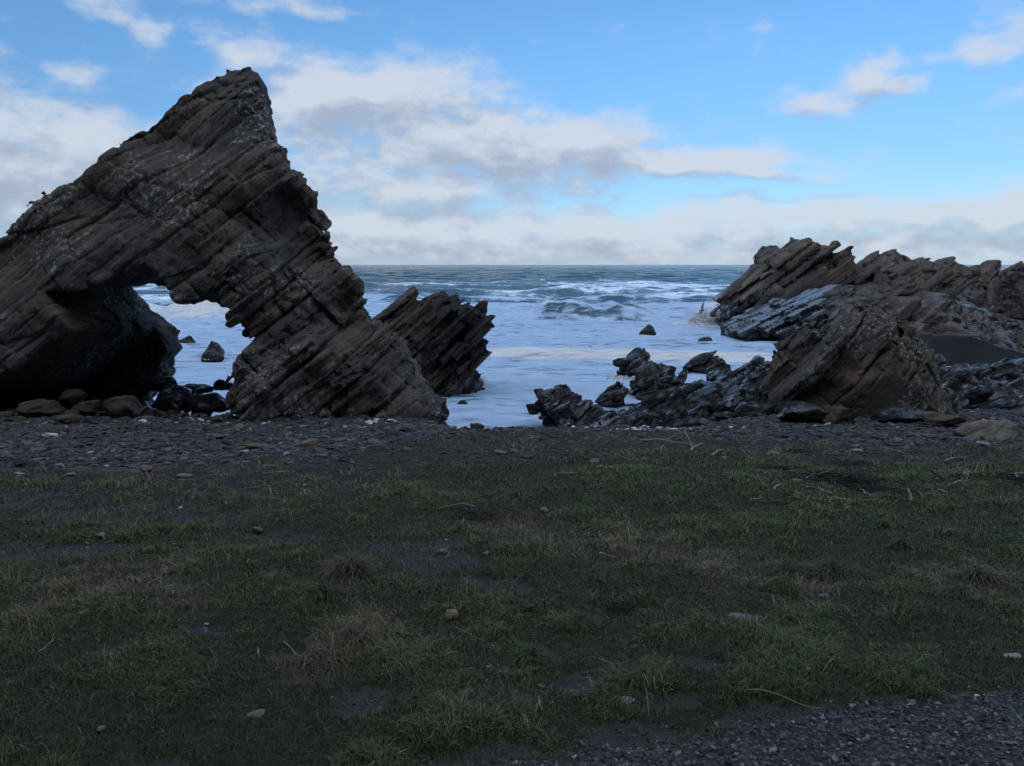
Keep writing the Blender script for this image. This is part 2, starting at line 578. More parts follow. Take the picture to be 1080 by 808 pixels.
        p.inputs['Specular IOR Level'].default_value = .3
    N.put(p.inputs['Base Color'], col)
    N.put(p.inputs['Roughness'], rg)
    h = N.m('ADD', N.m('ADD', N.m('MULTIPLY', n_bed, .6), N.m('MULTIPLY', n_lay, .7 * layk)), N.m('ADD', N.m('MULTIPLY', n_mid, .55), N.m('ADD', N.m('MULTIPLY', n_fine, .20), N.m('ADD', N.m('MULTIPLY', f1, 1.1 * seams), N.m('MULTIPLY', f2, .75 * seams)))))
    N.put(p.inputs['Normal'], N.bump(h, bump, .19 / scale))
    return m


def stone_mat(name, c1, c2, rough=.8, sc=6.0):
    m, N, p = new_mat(name)
    tc = N.n('ShaderNodeTexCoord'); oi = N.n('ShaderNodeObjectInfo')
    v = N.vm('ADD', tc.outputs['Object'], N.vm('SCALE', oi.outputs['Location'], None))
    n1 = N.noise(v, sc, 6, .65); n2 = N.noise(v, sc * 6, 4, .65)
    f = N.m('ADD', N.m('MULTIPLY', n1, .6), N.m('MULTIPLY', n2, .4))
    f = N.m('ADD', f, N.m('MULTIPLY', N.m('SUBTRACT', oi.outputs['Random'], .5), .35))
    N.put(p.inputs['Base Color'], N.ramp(f, [(.3, c1), (.72, c2)]))
    p.inputs['Roughness'].default_value = rough
    p.inputs['Specular IOR Level'].default_value = .35
    N.put(p.inputs['Normal'], N.bump(f, .5, .02))
    return m


ROCK_ARCH = rock_mat('arch_rock', (.032, .031, .033), (.090, .084, .081), (.152, .118, .086), dip=38, lichen=1.0, wetline=-1.5, bump=.9, layk=.55)
ROCK_FIN = rock_mat('fin_rock', (.014, .014, .016), (.036, .033, .032), (.11, .070, .045), dip=40, wetline=-.8, bump=.9)
ROCK_HEAD = rock_mat('headland_rock', (.034, .029, .028), (.100, .083, .073), (.145, .110, .086), dip=36, wetline=.1, scale=.75, bump=1.0, lichen=.2)
ROCK_WET = rock_mat('wet_reef_rock', (.006, .006, .008), (.017, .017, .020), (.028, .023, .020), dip=30, wet=1.0, bump=.9)
ROCK_LEDGE = rock_mat('washed_ledge_rock', (.010, .010, .012), (.026, .026, .030), (.040, .034, .030), dip=24, wet=1.0, bump=.8, runoff_sheen=1.0, scale=.6)
ROCK_SHORE = rock_mat('shore_rock_wet', (.007, .007, .009), (.020, .020, .023), (.032, .027, .024), dip=30, wet=1.0, bump=.9, runoff_sheen=.22)
ROCK_BOULDER = rock_mat('boulder_rock', (.020, .018, .018), (.066, .057, .050), (.105, .078, .054), dip=50, lichen=.75, moss=.2, bump=1.0, scale=1.6)

# ------------------------------------------------------------------ ground profile
def gz(x, y):
    x = np.asarray(x, float); y = np.asarray(y, float)
    base = -.117 * np.clip(y - 3.0, 0, None)
    lip = 15.0 + 2.2 * sstep(-1.0, -2.6, x) + 1.8 * sstep(3.2, 5.2, x) + 2.5 * sstep(7.5, 10, x)
    lip = lip + .25 * np.sin(x * 1.3) + .15 * np.sin(x * 3.1 + 1)
    over = np.clip(y - lip, 0, None)
    z = -.117 * (np.minimum(y, lip) - 3.0).clip(0) - np.minimum(over * .42, 3.6)
    # slope and cliff behind the road
    b = np.clip(-y - 9.0, 0, None)
    cl = CLIFF_H * sstep(0, CLIFF_W, b)
    cl = cl * (1 + .12 * np.sin(x * .05) + .06 * np.sin(x * .13 + 2))
    return z + cl


CLIFF_H, CLIFF_W = 62.0, 34.0


@functools.lru_cache(None)
def G(px, py):
    """ground point seen at a photo pixel"""
    d = ray(px, py)
    yy = np.geomspace(1.2, 40.0, 1500)
    P = np.array([0, 0, EYE]) + d * (yy / d[1])[:, None]
    e = P[:, 2] - gz(P[:, 0], P[:, 1])
    hit = np.nonzero(e <= 0)[0]
    i = hit[0] if len(hit) else len(yy) - 1
    return float(P[i, 0]), float(P[i, 1])


def blobs(x, y, spots, wob=.5):
    """soft union of ground patches given as photo pixels (centre, half width, half height)"""
    n = fbm2(x, y, 1.7, 4) * wob * 1.3 + fbm2(x, y, 7.0, 3) * wob * 1.0
    m = np.full(np.shape(x), -9.0)
    for (px, py, hw, hh) in spots:
        cx, cy = G(px, py)
        rx = abs(G(px + hw, py)[0] - cx) + .02
        ry = abs(G(px, py - hh)[1] - G(px, py + hh)[1]) / 2 + .02
        q = 1 - np.sqrt(((x - cx) / rx) ** 2 + ((y - cy) / ry) ** 2)
        m = np.maximum(m, q)
    return sstep(-.25, .45, m + n)


DIRT = [(420, 582, 70, 9), (465, 600, 50, 8), (530, 622, 50, 10), (385, 742, 30, 16), (520, 735, 55, 16), (610, 718, 28, 14), (690, 735, 60, 9),
        (60, 580, 75, 13), (110, 540, 90, 14), (230, 548, 70, 12), (290, 570, 50, 8), (40, 525, 80, 12), (540, 790, 40, 14), (640, 600, 18, 4),
        (655, 645, 16, 6), (480, 800, 60, 10), (170, 800, 30, 8), (735, 700, 25, 6), (300, 690, 25, 5), (220, 668, 22, 5), (800, 755, 60, 12), (680, 770, 70, 14)]
DRY = [(680, 575, 75, 32), (620, 600, 60, 18), (370, 610, 25, 20), (375, 672, 40, 18), (60, 640, 70, 25), (130, 610, 60, 20), (740, 600, 30, 20), (330, 700, 50, 18), (850, 610, 60, 20), (1020, 610, 40, 18), (560, 560, 60, 16), (190, 640, 60, 18)]


def zones(x, y):
    """what covers the ground: shingle, litter-dark soil, bare dirt, dry grass, road gravel"""
    n = fbm2(x, y, .8, 4); n2 = fbm2(x, y, 3.5, 3, z=3)
    # inland edge of the shingle: 11.0 m left, 13 m middle, 12.6 m right
    edge = 9.3 + 4.2 * sstep(-3.4, -.4, x) - 2.1 * sstep(2.2, 4.5, x)
    sh = sstep(-.5, .6, y - edge + 2.1 * n + 1.4 * n2)
    soil = sstep(-1.2, .8, y - (edge - 1.5 - 2.6 * sstep(-4.5, -1.2, x) * sstep(3.5, .8, x)) + 1.6 * n + 1.0 * n2)
    dirt = blobs(x, y, DIRT)
    dry = blobs(x, y, DRY, .8)
    # road edge: runs from the lower middle of the picture up to the right
    x0, y0 = G(560, 790); x1, y1 = G(1080, 722)
    t = (x - x0) / (x1 - x0)
    ye = y0 + (y1 - y0) * np.where(t < 0, t * 1.2, t) + .10 * fbm2(x, y, 2.2, 3, z=7) + .06 * fbm2(x, y, 8, 2, z=9)
    road = sstep(.06, -.06, y - ye)
    return sh, soil, dirt, dry, road


def spaced(lo, hi, step, far_lo, far_hi, grow=1.22):
    a = list(np.arange(lo, hi, step))
    s, v = step, a[-1]
    while v < far_hi: s *= grow; v += s; a.append(v)
    s, v = step, a[0]; pre = []
    while v > far_lo: s *= grow; v -= s; pre.append(v)
    return np.array(pre[::-1] + a)


def build_ground():
    xs = spaced(-11, 13, .06, -9000, 9000)
    ys = spaced(1.6, 17.5, .05, -400, 12000)
    X, Y = np.meshgrid(xs, ys, indexing='ij')
    Z = gz(X, Y)
    near = sstep(30, 20, np.abs(X)) * sstep(30, 22, Y) * sstep(-4, 0, Y)
    sh, soil, dirt, dry, road = zones(X, Y)
    rel = .10 * fbm2(X, Y, .5, 3) + .035 * fbm2(X, Y, 2.0, 4) * (1 - road) + .02 * fbm2(X, Y, 9.0, 3) * (1 - .6 * road) - .03 * dirt * (1 - road)
    far = 1 - sstep(-25, -12, Y)
    Z = Z + near * rel + far * (3.0 * fbm2(X, Y, .06, 5))
    nx, ny = X.shape
    I = np.arange(nx * ny).reshape(nx, ny)
    Fq = np.stack([I[:-1, :-1], I[1:, :-1], I[1:, 1:], I[:-1, 1:]], -1).reshape(-1, 4)
    V = np.stack([X, Y, Z], -1).reshape(-1, 3)
    at_ = {'shingle': sh.ravel(), 'soil': soil.ravel(), 'dirt': dirt.ravel(), 'dry': dry.ravel(), 'road': road.ravel()}
    me = mesh_from('ground', V, [Fq], attrs=at_)
    m, N, p = new_mat('ground_cover')
    g = N.n('ShaderNodeNewGeometry'); pos = g.outputs['Position']
    n1 = N.noise(pos, 3, 6, .6); n2 = N.noise(pos, 26, 6, .72); n3 = N.noise(pos, 90, 3, .6)
    vo = N.voro(N.vm('MULTIPLY', pos, (1, 1, .3)), 26, out='Color'); vd = N.voro(N.vm('MULTIPLY', pos, (1, 1, .3)), 26)
    vr = N.voro(pos, 70, out='Color'); vrd = N.voro(pos, 70)
    sv = N.n('ShaderNodeSeparateColor'); N.put(sv.inputs[0], vo)
    sr = N.n('ShaderNodeSeparateColor'); N.put(sr.inputs[0], vr)
    grass = N.ramp(n2, [(.3, (.010, .012, .006)), (.7, (.050, .056, .027))])
    grass = N.mix(N.attr('dry'), grass, N.ramp(n2, [(.3, (.018, .014, .009)), (.7, (.085, .066, .04))]))
    soil = N.ramp(n2, [(.3, (.022, .019, .018)), (.7, (.060, .052, .047))])
    dirt = N.ramp(N.m('ADD', N.m('MULTIPLY', n2, .5), N.m('MULTIPLY', n3, .5)), [(.3, (.026, .025, .026)), (.7, (.075, .070, .068))])
    shin = N.ramp(sv.outputs[0], [(.0, (.030, .030, .033)), (.6, (.075, .072, .072)), (1.0, (.13, .12, .115))])
    roadc = N.ramp(sr.outputs[0], [(.0, (.02, .021, .024)), (.7, (.06, .06, .064)), (1.0, (.12, .12, .12))])
    jag = N.m('MULTIPLY', N.m('SUBTRACT', N.m('ADD', N.m('MULTIPLY', n2, .6), N.m('MULTIPLY', n1, .4)), .5), 1.6)
    def k(a): return N.ss(N.m('ADD', N.attr(a), jag), .25, .75)
    c = N.mix(k('soil'), grass, soil)
    c = N.mix(k('dirt'), c, dirt)
    c = N.mix(k('shingle'), c, shin)
    c = N.mix(k('road'), c, roadc)
    N.put(p.inputs['Base Color'], c)
    p.inputs['Roughness'].default_value = .9
    p.inputs['Specular IOR Level'].default_value = .25
    hs = N.m('MULTIPLY', N.m('SUBTRACT', 1.0, vd), N.attr('shingle'))
    hr = N.m('MULTIPLY', N.m('SUBTRACT', 1.0, vrd), N.m('MULTIPLY', N.attr('road'), .4))
    N.put(p.inputs['Normal'], N.bump(N.m('ADD', N.m('ADD', hs, hr), N.m('ADD', N.m('MULTIPLY', n2, .6), N.m('MULTIPLY', n3, .3))), .7, .03))
    link('ground', me, m, kind='structure')


_gx = None
def ground_z(x, y):
    """height of the built ground (profile + relief)"""
    x = np.asarray(x, float); y = np.asarray(y, float)
    sh, soil, dirt, dry, road = zones(x, y)
    rel = .10 * fbm2(x, y, .5, 3) + .035 * fbm2(x, y, 2.0, 4) * (1 - road) + .02 * fbm2(x, y, 9.0, 3) * (1 - .6 * road) - .03 * dirt * (1 - road)
    return gz(x, y) + rel


def on_ground(px, py):
    x, y = G(px, py)
    d = ray(px, py)
    yy = np.linspace(max(.6, y - 2.0), y + 1.2, 260)
    P = np.array([0, 0, EYE]) + d * (yy / d[1])[:, None]
    gzv = ground_z(P[:, 0], P[:, 1])
    hit = np.nonzero(P[:, 2] <= gzv)[0]
    i = hit[0] if len(hit) else int(np.argmin(P[:, 2] - gzv))
    return P[i, 0], P[i, 1], float(gzv[i])


build_ground(); lap('ground')

# ------------------------------------------------------------------ sea
def build_sea():
    xs = spaced(-24, 26, .13, -9000, 9000, 1.045)
    ys = [14.5]
    while ys[-1] < 11000: ys.append(ys[-1] + max(.07, ys[-1] * .0065))
    ys = np.array(ys)
    X, Y = np.meshgrid(xs, ys, indexing='ij')
    off = sstep(40, 110, Y)
    amp = .05 + .10 * sstep(20, 40, Y) + (.10 * off + .24 * sstep(100, 220, Y))
    Z = np.zeros_like(X)
    rr = np.random.default_rng(5)
    wn = [fbm2(X, Y, q, 2, z=q * 9) for q in (.12, .03, .01)]
    for k in range(26):
        wl = 1.6 * 1.19 ** k * rr.uniform(.85, 1.15)
        th = rr.normal(0, .45)
        kx, ky = 2 * math.pi / wl * math.sin(th), 2 * math.pi / wl * math.cos(th)
        res = np.clip(1.6 - Y / (wl * 60), 0, 1)         # too short to resolve far out: left to the shader
        a = (wl / 14.0) ** .65 if wl < 14 else (14.0 / wl) ** .5
        ph = kx * X + ky * Y + rr.uniform(0, 6.28) + 2.2 * wn[0 if wl < 6 else 1 if wl < 25 else 2]
        s = np.sin(ph)
        Z += amp * .34 * a * res * (s + .25 * np.cos(2 * ph))
    Z += .05 * fbm2(X, Y, .9, 4) * sstep(90, 40, Y)
    foam = np.zeros_like(X); face = np.zeros_like(X)
    x1d = lambda sc, z: fbm2(xs, xs * 0, sc, 3, z=z)[:, None]
    nearm = ys < 160
    lumpall = np.zeros_like(X); lumpall[:, nearm] = fbm2(X[:, nearm], Y[:, nearm], 1.1, 3, z=2)
    # breaking waves: distance, wiggle, x from / to, height, front length, back length
    for (yc, x0, x1, hgt, fr, bk, fo, sd) in [(62, -32, -17.5, 1.8, 1.2, 3.2, .9, 1), (60, 1.2, 10.5, 2.0, 1.3, 4.0, .5, 2), (63, 6, 17, .9, 1.3, 4.5, .25, 6), (37.5, -3, 13, .38, .6, 3.0, 1.0, 3),
                                              (78, -40, -5, .8, 1.5, 5, .35, 4), (92, -15, 40, .8, 2, 6, .2, 5), (72, 16, 30, .9, 1.6, 5, .6, 8), (47, -8, 4, .3, .7, 3, .5, 9), (110, -60, 60, .9, 3, 8, .12, 10), (135, -60, 90, 1.0, 3, 8, .15, 12)]:
        yl = yc + 1.2 * np.sin(X * .16 + sd) + 1.3 * x1d(.12, sd * 1.7)
        t = Y - yl
        env = sstep(x0 - 2.5, x0 + 2.5, X) * sstep(x1 + 3, x1 - 3, X) * (.7 + .5 * x1d(.35, sd))
        prof = np.where(t < 0, np.exp(-(t / fr) ** 2), np.exp(-(t / bk) ** 2))
        Z += hgt * env * prof
        lump = lumpall
        brk = sstep(.0, .35, x1d(.22, sd + 4) + fo * 1.2 - .45)
        fm = env.clip(0, 1) * brk * (np.exp(-((t + fr * .6) / (fr * 1.1)) ** 2) + .6 * np.exp(-((t - .3) / .8) ** 2))
        foam = np.maximum(foam, fm * fo)
        foam = np.maximum(foam, env.clip(0, 1) * min(1, .6 + fo) * sstep(-.2, .3, x1d(.5, sd + 2) + .5 * lumpall) * np.exp(-((t - .05) / .34) ** 2))
        Z += .22 * hgt * lump * fm * fo
        face = np.maximum(face, env.clip(0, 1) * min(1, hgt) * np.exp(-((t + fr * .5) / (fr * 1.2)) ** 2) * (1 - fm * fo).clip(0, 1))
    # milky, foam-laced surf zone and the clear water further out
    n = fbm2(X, Y, .06, 4, z=2) + .5 * fbm2(X, Y, .02, 3, z=8)
    milk = sstep(250, 105, Y + 60 * n)
    for (fx, fy, r) in [(16.5, 58.5, 4), (14.5, 57, 3.5), (19, 50, 4)]:
        foam = np.maximum(foam, np.exp(-((X - fx) ** 2 + (Y - fy) ** 2) / r ** 2))
    # swash line along the shingle
    shore = sstep(22.2, 20.6, Y + .5 * fbm2(X, Y, .8, 3)) * sstep(1.0, 2.5, X)
    foam = np.maximum(foam, shore * .9)
    milk = milk * (1 - .62 * face)
    milk = np.maximum(milk, foam)
    nx, ny = X.shape
    I = np.arange(nx * ny).reshape(nx, ny)
    Fq = np.stack([I[:-1, :-1], I[1:, :-1], I[1:, 1:], I[:-1, 1:]], -1).reshape(-1, 4)
    me = mesh_from('sea', np.stack([X, Y, Z + SEA], -1).reshape(-1, 3), [Fq], attrs={'foam': foam.ravel(), 'milk': milk.ravel()})
    m, N, p = new_mat('sea_water')
    g = N.n('ShaderNodeNewGeometry'); pos = g.outputs['Position']
    st = N.vm('MULTIPLY', pos, (.45, 1.0, 1.0))
    warp = N.vm('ADD', st, N.vm('MULTIPLY', N.vm('SUBTRACT', N.noise(pos, .5, 3, .6, out=1), (.5, .5, .5)), (1.6, 1.6, 0)))
    lace = N.voro(warp, .55, 'DISTANCE_TO_EDGE')
    lace2 = N.voro(warp, 1.9, 'DISTANCE_TO_EDGE')
    nb = N.noise(st, .35, 5, .62); nf = N.noise(st, 2.4, 6, .68); nq = N.noise(st, 9.0, 4, .65)
    lines = N.m('MAXIMUM', N.ss(lace, .16, .0), N.m('MULTIPLY', N.ss(lace2, .12, .0), .7))
    fo = N.m('ADD', N.m('MULTIPLY', N.attr('milk'), N.m('ADD', N.m('MULTIPLY', lines, .30), N.m('ADD', N.m('MULTIPLY', nb, .95), N.m('MULTIPLY', nf, .85)))), N.m('MULTIPLY', N.attr('foam'), N.m('ADD', .45, nf)))
    white = N.ss(fo, .66, .98)
    milkf = N.m('MULTIPLY', N.attr('milk'), .9)
    deep = N.mix(N.ss(nb, .35, .65), (.012, .040, .052), (.022, .060, .072))
    body = N.mix(milkf, deep, (.09, .17, .26))
    caps = N.m('MULTIPLY', N.ss(N.noise(N.vm('MULTIPLY', pos, (.10, .35, 1)), .5, 6, .7), .66, .72), N.m('SUBTRACT', 1.0, N.attr('milk')))
    white = N.m('MAXIMUM', white, N.m('MULTIPLY', caps, .5))
    thin = N.mix(N.ss(nf, .35, .7), (.42, .61, .86), (.60, .76, .94))
    fresh = N.ss(N.m('MULTIPLY', N.attr('foam'), N.m('ADD', .5, nf)), .25, .7)
    col = N.mix(white, body, N.mix(fresh, thin, (.86, .88, .88)))
    N.put(p.inputs['Base Color'], col)
    N.put(p.inputs['Roughness'], N.m('ADD', .16, N.m('MULTIPLY', white, .55)))
    p.inputs['IOR'].default_value = 1.33
    sea_b = N.noise(N.vm('MULTIPLY', pos, (.5, 1, 1)), .55, 6, .62)
    sea_c = N.noise(N.vm('MULTIPLY', pos, (.35, 1, 1)), .09, 5, .6)
    b1 = N.bump(sea_c, .9, 5.0)
    b1 = N.bump(sea_b, .8, .9, b1)
    b1 = N.bump(N.m('ADD', N.m('MULTIPLY', nf, .6), N.m('ADD', N.m('MULTIPLY', nq, .35), N.m('MULTIPLY', white, .3))), .6, .12, b1)
    N.put(p.inputs['Normal'], b1)
    link('sea', me, m, kind='structure')


build_sea(); lap('sea')

# ------------------------------------------------------------------ the arch
def build_arch():
    h = .042
    Y0 = 17.6
    outer = [(-150, 345), (-100, 300), (-50, 268), (0, 243), (22, 226), (50, 203), (60, 193), (82, 182), (125, 144), (150, 121), (160, 110), (187, 88), (206, 66), (220, 54), (232, 52), (246, 51), (266, 58),
             (273, 74), (279, 104), (285, 143), (299, 152), (304, 172), (317, 198), (333, 220), (342, 246), (351, 262), (347, 270), (362, 284), (374, 298), (382, 322), (398, 342), (418, 358), (440, 382), (455, 405), (464, 428), (468, 470), (440, 520), (-150, 520)]
    hole = [(130, 303, 20.5), (150, 299, 19), (162, 300, 17.3), (172, 296, 17), (180, 303, 17), (188, 316, 17), (198, 320, 17), (214, 317, 17), (224, 317, 17), (229, 325, 17), (243, 326, 17), (246, 341, 17), (252, 354, 17), (263, 353, 17),
            (262, 362, 17), (252, 382, 17), (245, 400, 17), (244, 432, 17), (236, 470, 17), (165, 470, 20), (147, 425, 20.5), (167, 400, 20.5), (165, 382, 20.5), (175, 372, 20.5), (169, 352, 20.5), (157, 343, 20.5), (147, 328, 20.5), (139, 318, 20.5)]
    cave = [(152, 277, 17), (172, 297, 17), (200, 330, 18), (215, 380, 18), (240, 400, 17), (240, 480, 17), (-160, 480, 17), (-160, 470, 17), (-80, 440, 17), (0, 402, 17), (40, 372, 17), (85, 335, 17), (112, 312, 17), (130, 290, 17)]
    W2 = lambda pts: np.array([at(p[0], p[1], p[2] if len(p) > 2 else Y0)[[0, 2]] for p in pts])
    w = W2(outer)
    lo = [w[:, 0].min() - .3, 15.3, -3.4]; hi = [w[:, 0].max() + .5, 22.6, w[:, 1].max() + .5]
    axs = grid_axes(lo, hi, h)
    X, Z = np.meshgrid(axs[0], axs[2], indexing='ij')
    ctl = [(240, 75, 18.4), (180, 130, 18.0), (0, 255, 17.7), (-120, 330, 17.9), (100, 200, 17.4), (150, 220, 17.2), (200, 250, 16.95), (262, 110, 17.7), (268, 200, 16.75), (262, 290, 16.5), (240, 310, 16.6), (305, 220, 17.9), (340, 265, 18.1), (310, 300, 17.3),
           (290, 340, 16.9), (330, 380, 16.5), (280, 430, 16.2), (400, 400, 16.5), (440, 440, 16.1), (462, 440, 16.8), (375, 320, 17.9), (430, 380, 17.5), (0, 400, 16.9), (60, 330, 16.95), (100, 300, 16.9), (140, 265, 16.9), (-100, 420, 16.8), (250, 400, 16.5)]
    C = np.array([[*at(*c)[[0, 2]], c[2]] for c in ctl])
    num = 0; den = 0
    for cx, cz, cy in C:
        k = 1 / (((X - cx) ** 2 + (Z - cz) ** 2) + .15) ** 1.6
        num = num + k * cy; den = den + k
    Yf = (num / den).astype(np.float32)
    d2 = poly_sdf(X, Z, w)
    dh = poly_sdf(X, Z, W2(hole))
    dc = poly_sdf(X, Z, W2(cave))
    Yg = axs[1][None, :, None]
    slab = d2[:, None, :] + .22 * np.maximum(0, Yg - Y0) + .05 * np.maximum(0, Y0 - Yg)
    front = (Yf[:, None, :] - Yg)
    back = Yg - (21.6 - .33 * np.clip(Z, 0, None))[:, None, :]
    Fd = smax(smax(slab, front * .95, .3), back * .9, .4)
    # tunnel right through, and the undercut below the slanting lip
    Fd = smax(Fd, -(dh[:, None, :] + 0 * Yg), .12)
    cut = np.maximum(dc[:, None, :] + .12 * np.maximum(0, Yg - 17.0), (Yg - 20.2) + .25 * (X + 8)[:, None, :].clip(-2, 1))
    Fd = smax(Fd, -cut, .15)
    Fd = Fd.astype(np.float32)
    def face_amp(P):      # massive on the upper left, thinly bedded low on the right
        k = sstep(-7.4, -5.4, P[:, 0] + .35 * (1.5 - P[:, 2]) + .5 * fbm(P * .5, 2))
        return .16 + .84 * k
    return finish_rock('rock_arch', Fd, axs, h, bedding(R(38), R(14)), (.19, .085), 3, ROCK_ARCH, big=.16, bigs=.7, rough=.04, ampf=face_amp, extra=[(bedding(R(-58), R(65)), .75, 1.3, .06), (bedding(R(40), R(-30)), .5, 1.6, .05)], sizes=((.62, 1.9), (.17, .75)),
                       label='huge dark pointed rock with a natural arch through it, at the left of the beach', cat='sea arch')


build_arch(); lap('arch')

rock_px('rock_fin', [(345, 430), (350, 345), (372, 334), (398, 333), (412, 325), (424, 313), (433, 305), (438, 304), (443, 312), (450, 310), (466, 305), (473, 314), (480, 317), (486, 324), (494, 320), (500, 324), (507, 318), (515, 317), (512, 333), (515, 345), (506, 352), (502, 363), (492, 368), (492, 380), (502, 392), (508, 402), (506, 416), (440, 420)],
        27.0, 2.2, 2.6, .05, R(41), R(20), (.22, .11), 21, ROCK_FIN, sizes=((.26, 2.2), (.10, 1.1)), big=.10, rough=.03, plates=[(at(px, py, 26.2), L, 1.6, T) for (px, py, L, T) in [(420, 350, 2.6, .3), (440, 354, 2.6, .25), (460, 358, 2.4, .3), (480, 360, 1.8, .22), (500, 347, 1.1, .18), (470, 380, 2.4, .3), (410, 372, 2.6, .3), (430, 396, 2.6, .3), (486, 388, 1.6, .25), (435, 365, 2.8, .3)]],
        label='jagged dark fin of tilted rock layers standing in the surf behind the arch', cat='rock')

rock_px('headland', [(748, 345), (757, 328), (775, 303), (800, 270), (805, 262), (818, 261), (823, 268), (836, 256), (843, 257), (847, 266), (860, 258), (872, 256), (877, 264), (884, 275), (896, 272), (907, 277), (920, 269), (945, 268), (960, 273), (972, 270), (990, 277), (1006, 275), (1020, 282), (1033, 279), (1045, 277), (1055, 286), (1066, 291), (1068, 298), (1085, 330), (1130, 380), (1130, 400), (748, 400)],
        56.0, 5.5, 7.0, .11, R(37), R(2), (.36, .20), 31, ROCK_HEAD, sizes=((.85, 4.5), (.30, 2.0)), big=.4, bigs=.22, rough=.08, rnd=3.0, drop=2.0, pw=1.3,
        plates=[(at(px, py, Yp), L, 3.2, T) for (px, py, Yp, L, T) in [(792, 312, 54, 4.6, .7), (800, 297, 53.5, 5.0, .7), (812, 290, 53, 5.6, .75), (824, 290, 53, 4.2, .6), (838, 294, 52.5, 5.0, .8), (850, 290, 52.5, 4.0, .55), (864, 287, 52.5, 3.6, .7), (812, 318, 51.5, 4.6, .7), (836, 308, 51, 4.4, .6), (866, 300, 51, 4.2, .7), (900, 306, 51, 3.6, .6), (930, 304, 51, 4.0, .8), (968, 303, 51, 3.8, .6), (1000, 309, 51, 3.6, .7)]],
        label='long brown rocky headland sloping into the sea on the right', cat='headland')
rock_px('headland', [(1066, 300), (1068, 288), (1075, 279), (1090, 274), (1140, 270), (1200, 290), (1240, 400), (1070, 400)],
        50.0, 5.0, 6.0, .13, R(30), R(25), (.5, .25), 37, ROCK_HEAD, sizes=((.9, 3.6), (.33, 1.5)), big=.4, bigs=.25, rnd=3.0, drop=2.0, pw=1.3,
        label='dark rock outcrop at the right edge, next to the brown headland', cat='headland')
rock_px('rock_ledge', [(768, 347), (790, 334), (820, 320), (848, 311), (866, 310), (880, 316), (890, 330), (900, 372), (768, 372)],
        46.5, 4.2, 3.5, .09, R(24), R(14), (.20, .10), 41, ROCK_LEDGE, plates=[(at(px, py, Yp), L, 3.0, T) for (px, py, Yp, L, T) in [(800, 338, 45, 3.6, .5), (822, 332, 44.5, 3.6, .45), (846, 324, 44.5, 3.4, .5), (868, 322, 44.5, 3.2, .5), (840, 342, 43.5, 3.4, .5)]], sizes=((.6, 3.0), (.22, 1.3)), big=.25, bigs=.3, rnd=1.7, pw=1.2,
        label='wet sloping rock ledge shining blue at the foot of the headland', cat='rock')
rock_px('rock_slope', [(872, 330), (888, 312), (905, 306), (925, 308), (945, 300), (962, 298), (985, 312), (1010, 318), (1040, 330), (1080, 338), (1150, 340), (1180, 400), (870, 400)],
        42.0, 7.0, 6.0, .09, R(28), R(25), (.42, .2), 43, ROCK_HEAD, sizes=((.7, 2.6), (.26, 1.2)), big=.45, bigs=.3, rough=.12, rnd=2.2, pw=1.3,
        label='low brown cracked rock slope between the headland and the large boulder', cat='rock')
rock_px('boulder', [(797, 430), (804, 404), (810, 378), (816, 358), (828, 345), (850, 338), (872, 330), (896, 325), (922, 326), (943, 332), (958, 343), (972, 356), (980, 376), (988, 398), (998, 422), (1000, 440), (990, 470), (800, 470)],
        18.6, 1.5, 1.8, .034, R(48), R(-14), (.16, .09), 51, ROCK_BOULDER, sizes=((.34, 1.0), (.14, .5)), cuts=3, big=.24, bigs=1.0, rough=.05, rnd=.9, pw=1.5, grow=-.02, plates=[(at(px, py, Yp), L, .8, T) for (px, py, Yp, L, T) in [(870, 385, 17.5, 1.3, .22), (915, 375, 17.5, 1.2, .2), (940, 408, 17.4, 1.1, .2)]],
        label='large brown rugged boulder standing on the shingle at the right', cat='boulder')
